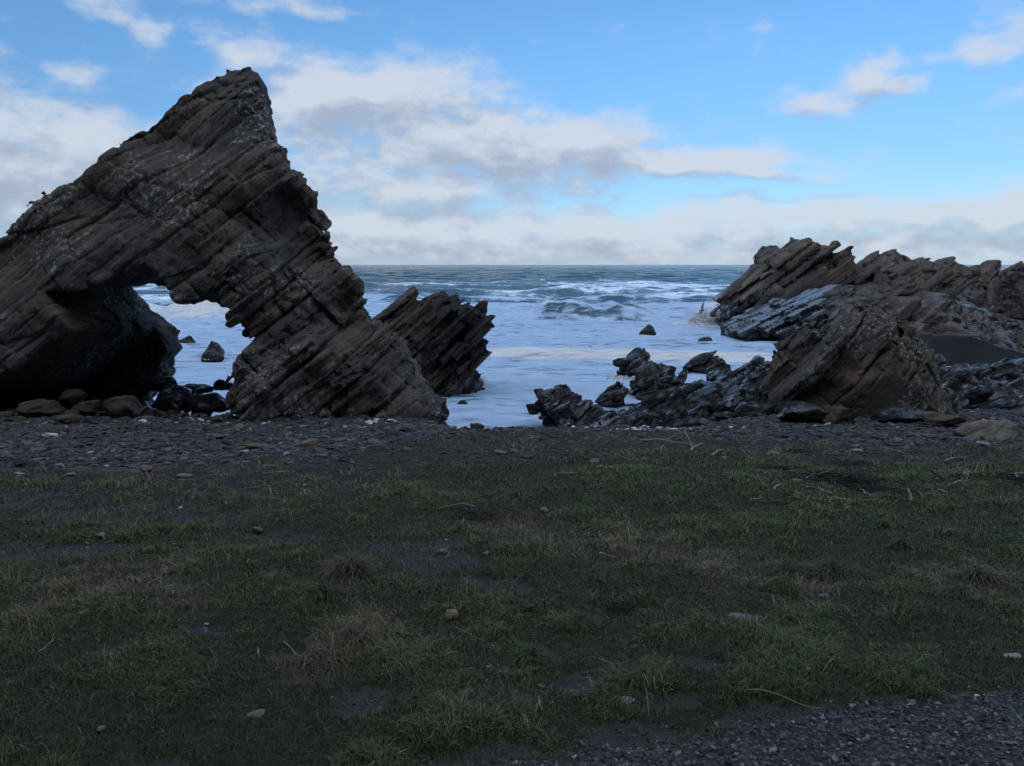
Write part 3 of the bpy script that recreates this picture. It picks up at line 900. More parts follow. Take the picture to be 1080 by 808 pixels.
for args in [
    ([(648, 398), (655, 386), (664, 373), (672, 366), (680, 374), (687, 387), (692, 400)], 30.5, .9, 1.0, 61, 'wet black rock with a pointed peak in the surf at the tip of the reef'),
    ([(660, 425), (667, 412), (676, 401), (690, 390), (698, 386), (708, 392), (716, 402), (726, 412), (734, 425)], 25.5, 1.1, 1.2, 62, 'wet black ridge of rock between the pointed reef rock and the shingle'),
    ([(690, 450), (700, 436), (712, 420), (725, 408), (745, 404), (765, 407), (785, 396), (806, 388), (822, 400), (822, 450)], 21.5, 1.3, 1.6, 63, 'broad wet blue-black rock shelf joining the large brown boulder'),
    ([(560, 452), (566, 440), (563, 426), (566, 415), (578, 413), (590, 414), (600, 420), (612, 432), (622, 440), (628, 455)], 20.3, .7, .9, 64, 'knobbly wet black rock at the left end of the reef by the shingle'),
    ([(588, 440), (600, 424), (615, 425), (640, 430), (662, 436), (690, 440), (712, 448), (722, 458), (592, 458)], 20.6, .7, .8, 65, 'low long wet black rock awash with foam along the shingle edge'),
    ([(632, 424), (642, 412), (652, 408), (662, 414), (672, 427)], 23.5, .5, .6, 66, 'small wet black rock in the pool between the reef rocks'),
    ([(726, 390), (734, 379), (746, 375), (758, 373), (768, 384), (774, 393)], 32.5, .7, .8, 67, 'low wet black rock in white water left of the wet ledge'),
    ([(690, 452), (700, 434), (720, 424), (740, 430), (760, 428), (780, 436), (795, 452)], 20.0, .6, .9, 69, 'low wet black rock between the reef shelf and the shingle'),
    ([(655, 440), (668, 428), (685, 420), (702, 418), (716, 426), (724, 440)], 22.6, .7, .9, 70, 'middling wet black rock in front of the black reef ridge'),
    ([(740, 412), (752, 396), (775, 392), (800, 378), (818, 384), (820, 412)], 24.5, .8, 1.0, 72, 'wet black rock behind the reef shelf beside the large boulder'),
    ([(578, 420), (585, 408), (598, 404), (606, 412), (608, 422)], 22.6, .4, .5, 68, 'rounded black rock just behind the left end of the reef'),
]:
    pts, Y0, tf, tb, sd, lab = args
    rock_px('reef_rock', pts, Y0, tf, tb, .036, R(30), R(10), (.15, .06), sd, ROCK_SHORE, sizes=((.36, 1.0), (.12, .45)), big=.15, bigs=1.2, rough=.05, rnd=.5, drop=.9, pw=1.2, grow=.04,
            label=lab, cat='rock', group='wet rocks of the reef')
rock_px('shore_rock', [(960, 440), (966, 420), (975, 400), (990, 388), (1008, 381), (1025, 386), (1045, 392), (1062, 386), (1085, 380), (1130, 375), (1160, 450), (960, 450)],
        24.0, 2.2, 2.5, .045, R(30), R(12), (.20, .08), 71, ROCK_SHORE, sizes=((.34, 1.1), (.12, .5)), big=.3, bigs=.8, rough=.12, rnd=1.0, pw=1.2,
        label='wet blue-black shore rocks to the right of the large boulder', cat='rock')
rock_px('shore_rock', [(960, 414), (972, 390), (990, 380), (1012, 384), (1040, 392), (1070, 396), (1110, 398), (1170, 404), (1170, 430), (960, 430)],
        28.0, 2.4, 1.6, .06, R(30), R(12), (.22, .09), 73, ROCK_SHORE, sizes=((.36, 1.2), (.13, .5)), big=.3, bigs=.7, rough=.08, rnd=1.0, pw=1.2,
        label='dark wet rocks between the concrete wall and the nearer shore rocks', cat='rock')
lap('rocks')

# ------------------------------------------------------------------ stones
def ico(sub):
    bm = bmesh.new(); bmesh.ops.create_icosphere(bm, subdivisions=sub, radius=1.0)
    V = np.array([v.co[:] for v in bm.verts]); Fc = np.array([[v.index for v in f.verts] for f in bm.faces]); bm.free()
    return V / np.linalg.norm(V, axis=1)[:, None], Fc


ICO = {k: ico(k) for k in (1, 2, 3, 4, 5)}


def stone_shape(sub, seed, dims=(1, .75, .4), planes=11, soft=10.0, rough=.03):
    rr = np.random.default_rng(seed)
    D_, Fc = ICO[sub]
    nrm = rr.normal(size=(planes, 3)); nrm /= np.linalg.norm(nrm, axis=1)[:, None]
    nrm = np.concatenate([nrm, np.array([[0, 0, 1], [0, 0, -1]]) + rr.normal(0, .12, (2, 3))])
    off = rr.uniform(.62, 1.0, len(nrm))
    c = np.maximum(D_ @ nrm.T, 1e-3) / off
    r = 1.0 / ((np.maximum(c, 0) ** soft).sum(1) ** (1 / soft))
    r = np.minimum(r, 1.25)
    V = D_ * r[:, None]
    V = V * (1 + rough * fbm(V * 2.2 + seed, 3)[:, None] * 2)
    return V * np.array(dims) * .5, Fc


def rotz(V, a):
    c, s_ = math.cos(a), math.sin(a)
    return np.stack([V[:, 0] * c - V[:, 1] * s_, V[:, 0] * s_ + V[:, 1] * c, V[:, 2]], 1)


def color_mat(name, rough=.85, spec=.3, nsc=40.0, bumpk=.5, var=.45):
    """colour comes from the piece itself (attribute), broken up by a fine grain"""
    m, N, p = new_mat(name)
    tc = N.n('ShaderNodeNewGeometry').outputs['Position']
    n = N.noise(tc, nsc, 4, .65)
    col = N.attr('tint', 'Color')
    N.put(p.inputs['Base Color'], N.mix(1.0, col, N.ramp(n, [(.25, (1 - var,) * 3), (.75, (1 + var,) * 3)]), 'MULTIPLY'))
    p.inputs['Roughness'].default_value = rough
    p.inputs['Specular IOR Level'].default_value = spec
    if bumpk: N.put(p.inputs['Normal'], N.bump(n, bumpk, .5 / nsc))
    return m


def scatter_mesh(name, shapes, P, S, A, tint, mat, tiltk=.15, seed=0):
    """one mesh of very many small stones"""
    rr = np.random.default_rng(seed)
    Vs, Fs, Ts, o = [], [], [], 0
    pick = rr.integers(0, len(shapes), len(P))
    for k, (V, Fc) in enumerate(shapes):
        ix = np.nonzero(pick == k)[0]
        if not len(ix): continue
        c, s_ = np.cos(A[ix])[:, None], np.sin(A[ix])[:, None]
        x = V[None, :, 0] * S[ix, None]; y = V[None, :, 1] * S[ix, None]; z = V[None, :, 2] * S[ix, None]
        X_, Y_ = x * c - y * s_, x * s_ + y * c
        tx, ty = rr.normal(0, tiltk, (2, len(ix), 1))
        Z_ = z + X_ * tx + Y_ * ty
        Q = np.stack([X_, Y_, Z_], -1) + P[ix][:, None, :]
        n = V.shape[0]
        Vs.append(Q.reshape(-1, 3)); Fs.append((Fc[None] + (np.arange(len(ix)) * n)[:, None, None] + o).reshape(-1, 3))
        Ts.append(np.repeat(tint[ix], n, 0)); o += n * len(ix)
    me = mesh_from(name, np.concatenate(Vs), [np.concatenate(Fs)], smooth=False, attrs={'tint': np.concatenate(Ts)})
    return link(name, me, mat, kind='stuff')


STONE = color_mat('loose_stone', .8, .35, 30)


def stone_tints(n, rr, lo=.035, hi=.15):
    v = rr.uniform(0, 1, n) ** 1.8
    b = lo + (hi - lo) * v
    w = rr.normal(0, .07, n)
    t = np.stack([b * (1 + w), b * (1 + .1 * w), b * (1.03 - w)], 1)
    t *= np.array([1.0, .99, 1.02])
    pale = rr.random(n) < .014
    t[pale] = np.array([.32, .31, .29])
    return t


def shingle():
    rr = np.random.default_rng(3)
    n = 60000
    y = rr.uniform(9.5, 20.5, n); x = rr.uniform(-1, 1, n) * (y * .72 + 1.5)
    sh, soil, dirt, dry, road = zones(x, y)
    lipk = gz(x, y) > -2.75
    keep = (rr.random(n) < np.clip(sh ** 1.5 + .10 * soil + .012, 0, 1) * .66) & lipk
    x, y = x[keep], y[keep]
    S = np.clip(rr.lognormal(math.log(.058), .5, len(x)), .025, .2)
    z = ground_z(x, y) + S * .08
    shapes = [stone_shape(1, 100 + k, (1.1, .8, rr.uniform(.25, .5)), soft=14) for k in range(10)]
    scatter_mesh('shingle', shapes, np.stack([x, y, z], 1), S, rr.uniform(0, 6.28, len(x)), stone_tints(len(x), rr, .035, .14), STONE, seed=4)
    # the larger loose stones, each of its own
    protos = []
    for k in range(9):
        V, Fc = stone_shape(3, 200 + k, (1.1, .75, rr.uniform(.28, .5)), planes=12, soft=18)
        t = stone_tints(1, rr, .04, .11)[0]
        protos.append(mesh_from('beach_stone', V, [Fc], smooth=True, attrs={'tint': np.repeat(t[None], len(V), 0)}))
        protos[-1].materials.append(STONE)
    y = rr.uniform(10.2, 17.5, 3000); x = rr.uniform(-1, 1, 3000) * (y * .66)
    ok = (rr.random(3000) < zones(x, y)[0]) & (gz(x, y) > -2.2)
    for x, y in zip(x[ok][:250], y[ok][:250]):
        S = float(np.clip(rr.lognormal(math.log(.155), .3), .10, .30))
        z = float(ground_z(np.array([x]), np.array([y]))[0])
        o = link('beach_stone', protos[rr.integers(0, 9)], None, (x, y, z + S * .10), 'dark flat angular stone lying loose among the many stones of the shingle bank', 'stone', 'larger stones of the shingle bank')
        o.scale = (S, S, S); o.rotation_euler = (rr.normal(0, .15), rr.normal(0, .15), rr.uniform(0, 6.28))


shingle(); lap('shingle')


def gravel():
    rr = np.random.default_rng(8)
    n = 90000
    y = rr.uniform(1.75, 4.3, n); x = rr.uniform(-1.6, 3.6, n)
    sh, soil, dirt, dry, road = zones(x, y)
    keep = rr.random(n) < np.clip(road * .85 + .03 * dirt, 0, 1) * .55
    x, y = x[keep], y[keep]
    S = np.clip(rr.lognormal(math.log(.0125), .38, len(x)), .006, .042)
    z = ground_z(x, y) + S * .15
    shapes = [stone_shape(1, 300 + k, (1.1, .8, rr.uniform(.45, .75)), soft=16) for k in range(8)]
    scatter_mesh('gravel', shapes, np.stack([x, y, z], 1), S, rr.uniform(0, 6.28, len(x)), stone_tints(len(x), rr, .03, .24), STONE, tiltk=.3, seed=9)


gravel(); lap('gravel')


def litter_stones():
    rr = np.random.default_rng(18)
    n = 60000
    y = np.exp(rr.uniform(math.log(2.2), math.log(11), n)); x = rr.uniform(-1, 1, n) * (y * .72 + .5)
    sh, soil, dirt, dry, road = zones(x, y)
    keep = rr.random(n) < (.30 * dirt + .12 * soil + .006) * (1 - road)
    x, y = x[keep], y[keep]
    S = np.clip(rr.lognormal(math.log(.012), .5, len(x)), .006, .05) * (.6 + .1 * y)
    shapes = [stone_shape(1, 330 + k, (1.1, .8, rr.uniform(.35, .7)), soft=16) for k in range(8)]
    scatter_mesh('small_stones', shapes, np.stack([x, y, ground_z(x, y) + S * .1], 1), S, rr.uniform(0, 6.28, len(x)), stone_tints(len(x), rr, .035, .17), STONE, tiltk=.3, seed=19)


litter_stones()


def single_stone(name, px, py, wpx, dims, tint, label, cat='stone', seed=0, sub=4, rot=None, sink=.25, mat=None, group=None, planes=12, rough=.04, Y=None, soft=20):
    """a stone that stands out: placed on the ground under its photo pixel, as wide as it looks"""
    if Y is None:
        x, y, z = on_ground(px, py)
    else:
        x, y, z = at(px, py, Y)
    S = wpx * y / F_PX / dims[0]
    V, Fc = stone_shape(sub, seed, dims, planes=planes, soft=soft, rough=rough)
    V = rotz(V * S, rot if rot is not None else (seed * 1.7) % .6 - .3)
    V = V + np.array([0, 0, -V[:, 2].min() * (1 - sink) - 0.0])
    V[:, 2] -= 0
    me = mesh_from(name, V, [Fc], smooth=True, attrs={'tint': np.repeat(np.array(tint)[None], len(V), 0)})
    return link(name, me, mat or STONE, (x, y, z), label, cat, group)


PALE, TAN, BRN, GRY, DRK, BLU = (.27, .26, .24), (.19, .15, .11), (.15, .10, .07), (.17, .165, .16), (.06, .056, .054), (.19, .2, .215)
for k, (px, py, wp, dims, t, lab) in enumerate([
    (75, 502, 14, (1, .7, .35), TAN, 'pale buff stone on the dark shingle left of the brown one'),
    (64, 492, 9, (1, .8, .5), PALE, 'small pale stone above the buff stone on the far left shingle'),
    (20, 502, 14, (1, .6, .3), PALE, 'flat pale stone nearest the left edge of the shingle'),
    (155, 497, 14, (1, .8, .7), (.20, .12, .09), 'reddish brown stone standing up from the dark shingle'),
    (196, 503, 18, (1, .6, .25), GRY, 'flat grey stone at the seaward end of the bare dirt'),
    (327, 471, 18, (1, .8, .65), TAN, 'chunky tan stone on the shingle in front of the arch pillar'),
    (253, 453, 12, (1, .8, .7), TAN, 'rounded tan stone by the foam at the foot of the arch'),
    (272, 473, 24, (1, .7, .28), BRN, 'broad flat brown slab in front of the arch pillar'),
    (107, 566, 11, (1, .7, .5), BLU, 'blue-grey stone on bare dirt in the left foreground grass'),
    (272, 562, 11, (1, .8, .6), BRN, 'small brown stone on the grass left of the bare dirt path'),
    (191, 537, 7, (1, .7, .5), (.5, .49, .46), 'small white pebble on the bare dirt left of the middle'),
    (183, 575, 5, (1, .8, .6), PALE, 'tiny pale pebble in short grass beyond the left foreground'),
    (475, 654, 15, (1, .9, 1.05), (.22, .16, .11), 'upright tan brown stone in the middle of the grass'),
    (471, 642, 10, (1, .8, .6), (.19, .15, .11), 'small brown stone just behind the upright tan one'),
    (466, 584, 12, (1, .8, .6), (.19, .15, .11), 'brown stone lying on the bare dirt path'),
    (513, 585, 8, (1, .8, .5), GRY, 'little grey stone right of the bare dirt path'),
    (543, 576, 8, (1, .8, .6), BRN, 'little brown stone in the brownish grass of the middle'),
    (573, 541, 11, (1, .8, .75), (.13, .14, .11), 'greenish grey stone on the turf below the shingle'),
    (372, 654, 11, (1, .7, .45), GRY, 'grey stone beside the dry tuft left of the middle'),
    (779, 656, 25, (1, .7, .5), GRY, 'largest grey stone on the right hand grass'),
    (869, 630, 11, (1, .6, .4), BLU, 'small bluish flat stone below the long tussock'),
    (1067, 693, 20, (1, .5, .3), PALE, 'flat pale slab at the right edge of the grass'),
    (662, 742, 21, (1, .6, .35), PALE, 'flat pale stone at the border of grass and gravel'),
    (690, 696, 7, (1, .7, .4), (.5, .49, .46), 'small white chip in the grass above the gravel'),
    (708, 728, 5, (1, .7, .5), (.5, .49, .46), 'tiny white chip on bare soil above the gravel'),
    (271, 757, 23, (1, .6, .3), GRY, 'flat grey stone half sunk in the left foreground grass'),
    (107, 773, 11, (1, .8, .7), GRY, 'rounded grey stone at the lower left of the grass'),
    (515, 706, 8, (1, .8, .6), GRY, 'small grey stone in the grass below the dirt path'),
    (218, 660, 4, (1, .8, .6), (.5, .49, .46), 'tiny white pebble in the left foreground grass'),
    (815, 480, 14, (1, .6, .35), TAN, 'tan stone on the lower edge of the right shingle'),
    (904, 476, 12, (1, .6, .35), PALE, 'pale stone on the lower edge of the right shingle'),
    (950, 479, 8, (1, .7, .5), PALE, 'small pale pebble at the grass edge right of the pale stone'),
    (503, 452, 17, (1, .8, .7), DRK, 'dark rounded stone on the crest of the beach at the water'),
    (842, 509, 14, (1, .6, .4), GRY, 'grey stone beside the driftwood sticks'),
    (1030, 735, 6, (1, .8, .6), (.5, .49, .46), 'white pebble on the gravel edge at the right'),
]):
    single_stone('stone', px, py, wp, dims, t, lab, seed=400 + k, sub=3)

BOULD = rock_mat('loose_boulder_rock', (.026, .024, .023), (.070, .061, .055), (.11, .082, .058), dip=20, bump=.9, scale=2.2)
BOULD_WET = rock_mat('wet_boulder_rock', (.007, .007, .009), (.020, .020, .022), (.032, .026, .022), dip=20, wet=1.0, bump=.9, scale=2.0)
BOULD_PALE = rock_mat('pale_boulder_rock', (.07, .064, .058), (.17, .155, .135), (.20, .17, .13), dip=20, bump=.9, scale=2.2)
for k, (px, py, Y, wp, dims, m, lab) in enumerate([
    (132, 441, 16.9, 62, (1, .7, .52), BOULD, 'large brown cracked boulder lying under the arch'),
    (42, 441, 16.8, 44, (1, .7, .6), BOULD, 'grey-brown boulder under the left lip of the arch'),
    (78, 428, 17.6, 30, (1, .8, .7), BOULD, 'ochre boulder behind the others in the dark cave'),
    (92, 437, 16.8, 26, (1, .8, .8), BOULD, 'small boulder wedged left of the large brown one'),
    (186, 434, 18.2, 42, (1, .8, .75), BOULD_WET, 'wet black block in the mouth of the arch'),
    (160, 411, 19.4, 44, (1, .7, .42), BOULD_WET, 'flat wet black slab at the back of the cave'),
    (222, 432, 18.0, 52, (1, .7, .42), BOULD_WET, 'wet black slab against the arch pillar'),
    (236, 411, 19.4, 26, (1, .7, .5), BOULD_WET, 'small wet black rock topping the slabs by the pillar'),
    (206, 418, 19.2, 40, (1, .7, .45), BOULD_WET, 'wet black slab between the block and the pillar'),
    (258, 440, 16.8, 30, (1, .8, .5), BOULD, 'brown boulder at the foot of the arch pillar'),
    (70, 446, 16.4, 26, (1, .7, .4), BOULD, 'low slab in front of the boulders under the arch'),
    (1045, 462, 16.0, 74, (1, .6, .36), BOULD_PALE, 'large pale flat-topped boulder at the right edge of the shingle'),
    (945, 444, 17.2, 66, (1, .6, .34), BOULD_WET, 'dark boulder between the big brown boulder and the pale one'),
    (992, 450, 16.6, 40, (1, .6, .40), BOULD, 'grey boulder beside the pale flat-topped one'),
    (735, 452, 18.6, 52, (1, .6, .3), BOULD_WET, 'low dark slab at the seaward foot of the shingle'),
    (800, 447, 17.6, 44, (1, .7, .55), BOULD_WET, 'dark boulder at the left foot of the big brown boulder'),
    (845, 446, 17.0, 54, (1, .7, .5), BOULD_WET, 'grey-black boulder in front of the big brown boulder'),
    (770, 449, 17.9, 34, (1, .7, .5), BOULD_WET, 'small dark boulder left of the big brown boulder'),
    (885, 446, 16.9, 40, (1, .7, .55), BOULD, 'brown block against the front of the big brown boulder'),
]):
    V, Fc = stone_shape(5, 700 + k, dims, planes=14, soft=26, rough=.06)
    q = at(px, py, Y)
    if q[2] < float(ground_z(np.array([q[0]]), np.array([q[1]]))[0]) - .03:
        q = np.array(on_ground(px, py)); Y = q[1]
    V = rotz(V * (wp * Y / F_PX), (k * 1.3) % .7 - .35)
    V = V + .04 * fbm(V * 5 + k, 3)[:, None] * np.sign(V)
    zb = V[:, 2].min()
    link('boulder', mesh_from('boulder', V, [Fc]), m, (q[0], q[1], q[2] - zb * .85), lab, 'boulder')

for k, (px, py, wp, hp, lab) in enumerate([
    (225, 375, 27, 13, 'dark rock with a hump in the surf seen through the arch'),
    (198, 362, 24, 8, 'low flat rock behind the cave wall seen through the arch'),
    (166, 413, 9, 6, 'tiny dark rock at the edge of the water in the arch'),
    (487, 427, 15, 6, 'small black rock in the foam right of the arch'),
    (464, 408, 20, 7, 'flat black rock at the foot of the jagged fin'),
    (490, 403, 26, 12, 'black rock at the seaward base of the jagged fin'),
    (622, 370, 8, 5, 'tiny black rock far out in the white water'),
    (683, 352, 16, 9, 'dark pointed rock alone in the surf between the breaker and the reef'),
    (742, 364, 26, 12, 'half covered rock left of the wet ledge'),
    (781, 368, 7, 5, 'tiny black rock below the wet ledge'),
    (740, 338, 15, 16, 'dark pointed rock in the splash at the headland tip'),
    (657, 412, 12, 8, 'little wet rock at the near end of the reef ridge'),
]):
    d = ray(px, py); t = (SEA - EYE) / d[2]; q = np.array([0, 0, EYE]) + d * t
    Wd, H = wp * q[1] / F_PX, hp * q[1] / F_PX
    V, Fc = stone_shape(4, 800 + k, (1, .8, 1.5), planes=9, soft=24, rough=.1)
    zt = np.clip(V[:, 2] / V[:, 2].max(), 0, 1)[:, None]
    V = V * np.concatenate([1 - .72 * zt, 1 - .72 * zt, np.ones_like(zt)], 1)
    V = V * np.array([Wd, Wd, 0]) + V * np.array([0, 0, H / .62])
    V = V + min(Wd, H) * .22 * fbm(V * (3 / Wd) + k, 3)[:, None]
    link('sea_rock', mesh_from('sea_rock', V, [Fc]), BOULD_WET, (q[0], q[1], SEA), lab, 'rock', 'small rocks in the surf')

# broken angular blocks that make up the low reef and the foot of the rocks
rr = np.random.default_rng(77)
REEF_SHAPES = []
for k in range(8):
    V, Fc = stone_shape(4, 1100 + k, (1, .7, .55), planes=9, soft=40, rough=.05)
    V = V + .05 * np.round(fbm(V * np.array([2.5, 2.5, 7]) + k, 2) * 3)[:, None] / 3 * np.array([1, 1, .4])
    me = mesh_from('reef_block', V, [Fc]); me.set_sharp_from_angle(angle=R(28)); me.materials.append(BOULD_WET); REEF_SHAPES.append(me)
for (px, py, hw, hh, Y, wlo, whi, n) in [(585, 428, 24, 12, 20.6, 10, 28, 12), (640, 444, 46, 8, 20.5, 10, 30, 16), (655, 420, 18, 8, 23.0, 10, 24, 5), (695, 404, 26, 14, 24.5, 14, 34, 11), (735, 428, 40, 14, 21.5, 16, 40, 15), (775, 408, 30, 14, 22.5, 18, 40, 9), (668, 386, 14, 8, 30, 10, 22, 5), (748, 383, 18, 5, 32, 8, 22, 5),
                                        (1030, 425, 50, 16, 22.0, 16, 44, 18), (1005, 400, 26, 10, 25, 14, 30, 7), (215, 424, 30, 8, 18.8, 12, 30, 8), (450, 438, 14, 5, 17.4, 8, 18, 4), (1060, 398, 24, 8, 26, 14, 30, 6)]:
    for _ in range(n):
        a_, b_ = px + hw * rr.uniform(-1, 1), py + hh * rr.uniform(-1, 1)
        Yb = Y + rr.normal(0, .3) - (b_ - py) * .035
        q = at(a_, b_, Yb); S = rr.uniform(wlo, whi) * Yb / F_PX
        o = link('reef_block', REEF_SHAPES[rr.integers(0, 8)], None, tuple(q - np.array([0, 0, S * .12])), 'angular wet black block among the broken rocks along the water\'s edge', 'rock', 'broken wet rocks along the water')
        o.scale = (S, S, S * rr.uniform(.8, 1.2)); o.rotation_euler = (rr.normal(0, .25), R(-28) + rr.normal(0, .25), rr.uniform(-.5, .5) + (math.pi if rr.random() < .5 else 0) * 0)

DRYM = []
for k in range(6):
    me = REEF_SHAPES[k].copy(); me.materials.clear(); me.materials.append(BOULD); DRYM.append(me)
for (px, py, hw, hh, Y, wlo, whi, n) in [(60, 438, 60, 8, 16.9, 8, 26, 22), (140, 440, 40, 6, 16.9, 8, 24, 14), (200, 440, 34, 5, 16.9, 8, 24, 12), (255, 442, 24, 4, 16.6, 6, 16, 8), (1000, 450, 40, 6, 16.8, 8, 26, 12), (860, 447, 60, 4, 16.9, 8, 22, 12), (550, 453, 70, 2, 15.2, 5, 13, 14), (400, 446, 40, 3, 16.2, 6, 14, 8)]:
    for _ in range(n):
        a_, b_ = px + hw * rr.uniform(-1, 1), py + hh * rr.uniform(-1, 1)
        Yb = Y + rr.normal(0, .25) - (b_ - py) * .03
        q = at(a_, b_, Yb); S = rr.uniform(wlo, whi) * Yb / F_PX
        zg = float(ground_z(np.array([q[0]]), np.array([q[1]]))[0])
        o = link('rubble_block', DRYM[rr.integers(0, 6)], None, (q[0], q[1], max(min(q[2], zg + .5), zg) - S * .05), 'dark angular block of dry rubble at the top of the shingle against the rocks', 'rock', 'dry rubble along the foot of the rocks')
        o.scale = (S, S, S * rr.uniform(.7, 1.1)); o.rotation_euler = (rr.normal(0, .25), rr.normal(0, .3), rr.uniform(0, 6.28))

# ------------------------------------------------------------------ old concrete wall
def concrete():
    m, N, p = new_mat('old_concrete')
    pos = N.n('ShaderNodeNewGeometry').outputs['Position']
    n = N.noise(pos, 1.2, 6, .65); n2 = N.noise(pos, 14, 5, .65)
    N.put(p.inputs['Base Color'], N.ramp(N.m('ADD', N.m('MULTIPLY', n, .7), N.m('MULTIPLY', n2, .3)), [(.3, (.022, .019, .018)), (.7, (.062, .052, .047))]))
    p.inputs['Roughness'].default_value = .8
    N.put(p.inputs['Normal'], N.bump(N.m('ADD', n, n2), .8, .12))
    A = [at(985, 354, 33.5), at(1025, 355, 32.5), at(1085, 374, 30.0), at(1200, 392, 27.0)]
    V, Fq = [], []
    n = 24
    path = []
    for i in range(len(A) - 1):
        for t in np.linspace(0, 1, n, endpoint=False): path.append(A[i] * (1 - t) + A[i + 1] * t)
    path = np.array(path)
    for q in path:
        w = .16 * fbm(np.array([q * 1.5]), 3)[0]
        for (dx, dy, dz) in ((-.35, 1.3, -2.6), (-.1, 1.0, -.04), (-.1, .9, 0), (-.05, .1, .0 + w), (0, 0, -.05 + w), (.05, -.25, -2.6)):
            V.append(q + np.array([dx, dy, dz]))
    V = np.array(V); k = 6
    for i in range(len(path) - 1):
        for j in range(k):
            Fq.append([i * k + j, i * k + (j + 1) % k, (i + 1) * k + (j + 1) % k, (i + 1) * k + j])
    e = [[0, 5, 4, 1], [1, 4, 3, 2]]
    o = (len(path) - 1) * k
    e2 = [[o + a for a in reversed(f)] for f in e]
    me = mesh_from('sea_wall', V - path[0], [np.array(Fq)[:, ::-1], np.array(e), np.array(e2)], smooth=False)
    link('sea_wall', me, m, tuple(path[0]), 'smooth dark concrete wall sloping down behind the wet shore rocks', 'wall')


concrete()

# ------------------------------------------------------------------ foam and spray
fm, N, p = new_mat('foam_white')
n = N.noise(N.n('ShaderNodeNewGeometry').outputs['Position'], 9, 5, .65)
N.put(p.inputs['Base Color'], N.ramp(n, [(.3, (.55, .56, .56)), (.65, (.85, .85, .84))]))
p.inputs['Roughness'].default_value = .75
N.put(p.inputs['Normal'], N.bump(n, .6, .05))
FOAM = fm
def spray():
    """white water thrown up where the swell hits the headland, and torn off the breaking crests"""
    rr = np.random.default_rng(21)
    P, S = [], []
    def burst(px0, px1, py, Y, hgt, n, size):
        for _ in range(n):
            px = rr.uniform(px0, px1); k = (px - px0) / (px1 - px0)
            q = at(px, py, Y + rr.normal(0, .5))
            up = hgt * (rr.random() ** 2.6) * (.25 + .75 * k) * rr.uniform(.6, 1.1)
            P.append((q[0], q[1], SEA + up)); S.append(float(np.clip(rr.lognormal(math.log(size), .6), .02, size * 3.2) * (1 - .6 * up / (hgt + .01))))
    burst(726, 764, 330, 57.5, 2.1, 4200, .065)
    burst(735, 764, 334, 57.0, 1.0, 2600, .08)
    burst(700, 775, 338, 55.5, .4, 1200, .08)
    burst(772, 800, 346, 50.0, .5, 260, .09)
    burst(640, 700, 398, 30.0, .22, 260, .06)
    burst(560, 640, 432, 21.6, .16, 260, .04)
    burst(488, 512, 396, 29.0, .35, 200, .06)
    shapes = [stone_shape(2, 960 + k, (1.2, 1, .8), planes=14, soft=5, rough=.2) for k in range(6)]
    scatter_mesh('spray', shapes, np.array(P), np.array(S), rr.uniform(0, 6, len(S)), np.full((len(S), 3), .85), FOAM, seed=3)


spray()


def foam_drift():
    rr = np.random.default_rng(12)
    P, S = [], []
    for (px, py, hw, hh, n) in [(290, 434, 26, 6, 150), (258, 438, 12, 4, 50), (335, 436, 10, 4, 30), (378, 440, 8, 4, 40), (395, 446, 20, 4, 40), (212, 441, 14, 3, 60), (250, 446, 60, 5, 24), (690, 452, 60, 3, 70), (620, 450, 18, 3, 24), (60, 440, 8, 3, 16)]:
        for _ in range(n):
            a, b = px + hw * rr.normal(0, .5), py + hh * rr.normal(0, .5)
            x, y = G(a, b)
            P.append((x, y)); S.append(float(np.clip(rr.lognormal(math.log(.05), .5), .02, .16)))
    P = np.array(P); S = np.array(S)
    z = np.maximum(ground_z(P[:, 0], P[:, 1]), SEA) + S * .12
    shapes = [stone_shape(2, 900 + k, (1.2, .9, .55), planes=16, soft=6, rough=.12) for k in range(6)]
    scatter_mesh('sea_foam', shapes, np.stack([P[:, 0], P[:, 1], z], 1), S, rr.uniform(0, 6, len(S)), np.full((len(S), 3), .8), FOAM, seed=2)


foam_drift()
for k, (px, py, wp, lab) in enumerate([(54, 463, 20, 'white lump of sea foam lying on the dark shingle at the left'), (150, 446, 12, 'small white lump of foam below the mouth of the arch'), (284, 464, 7, 'white foam scrap beside the tan stones near the arch pillar'), (854, 709, 15, 'crumbly white scrap lying on the grass at the lower right')]):
    single_stone('foam_lump', px, py, wp, (1, .6, .45), (.8, .8, .8), lab, cat='foam', seed=950 + k, mat=FOAM, planes=20, rough=.14, soft=7)

# ------------------------------------------------------------------ driftwood and seaweed
def wood_mat():
    m, N, p = new_mat('driftwood_bark')
    tc = N.n('ShaderNodeNewGeometry').outputs['Position']
    n = N.noise(tc, 60, 4, .6)
    N.put(p.inputs['Base Color'], N.mix(1.0, N.attr('tint', 'Color'), N.ramp(n, [(.3, (.6,) * 3), (.7, (1.3,) * 3)]), 'MULTIPLY'))
    p.inputs['Roughness'].default_value = .8
    N.put(p.inputs['Normal'], N.bump(n, .5, .01))
    return m


WOOD = wood_mat()


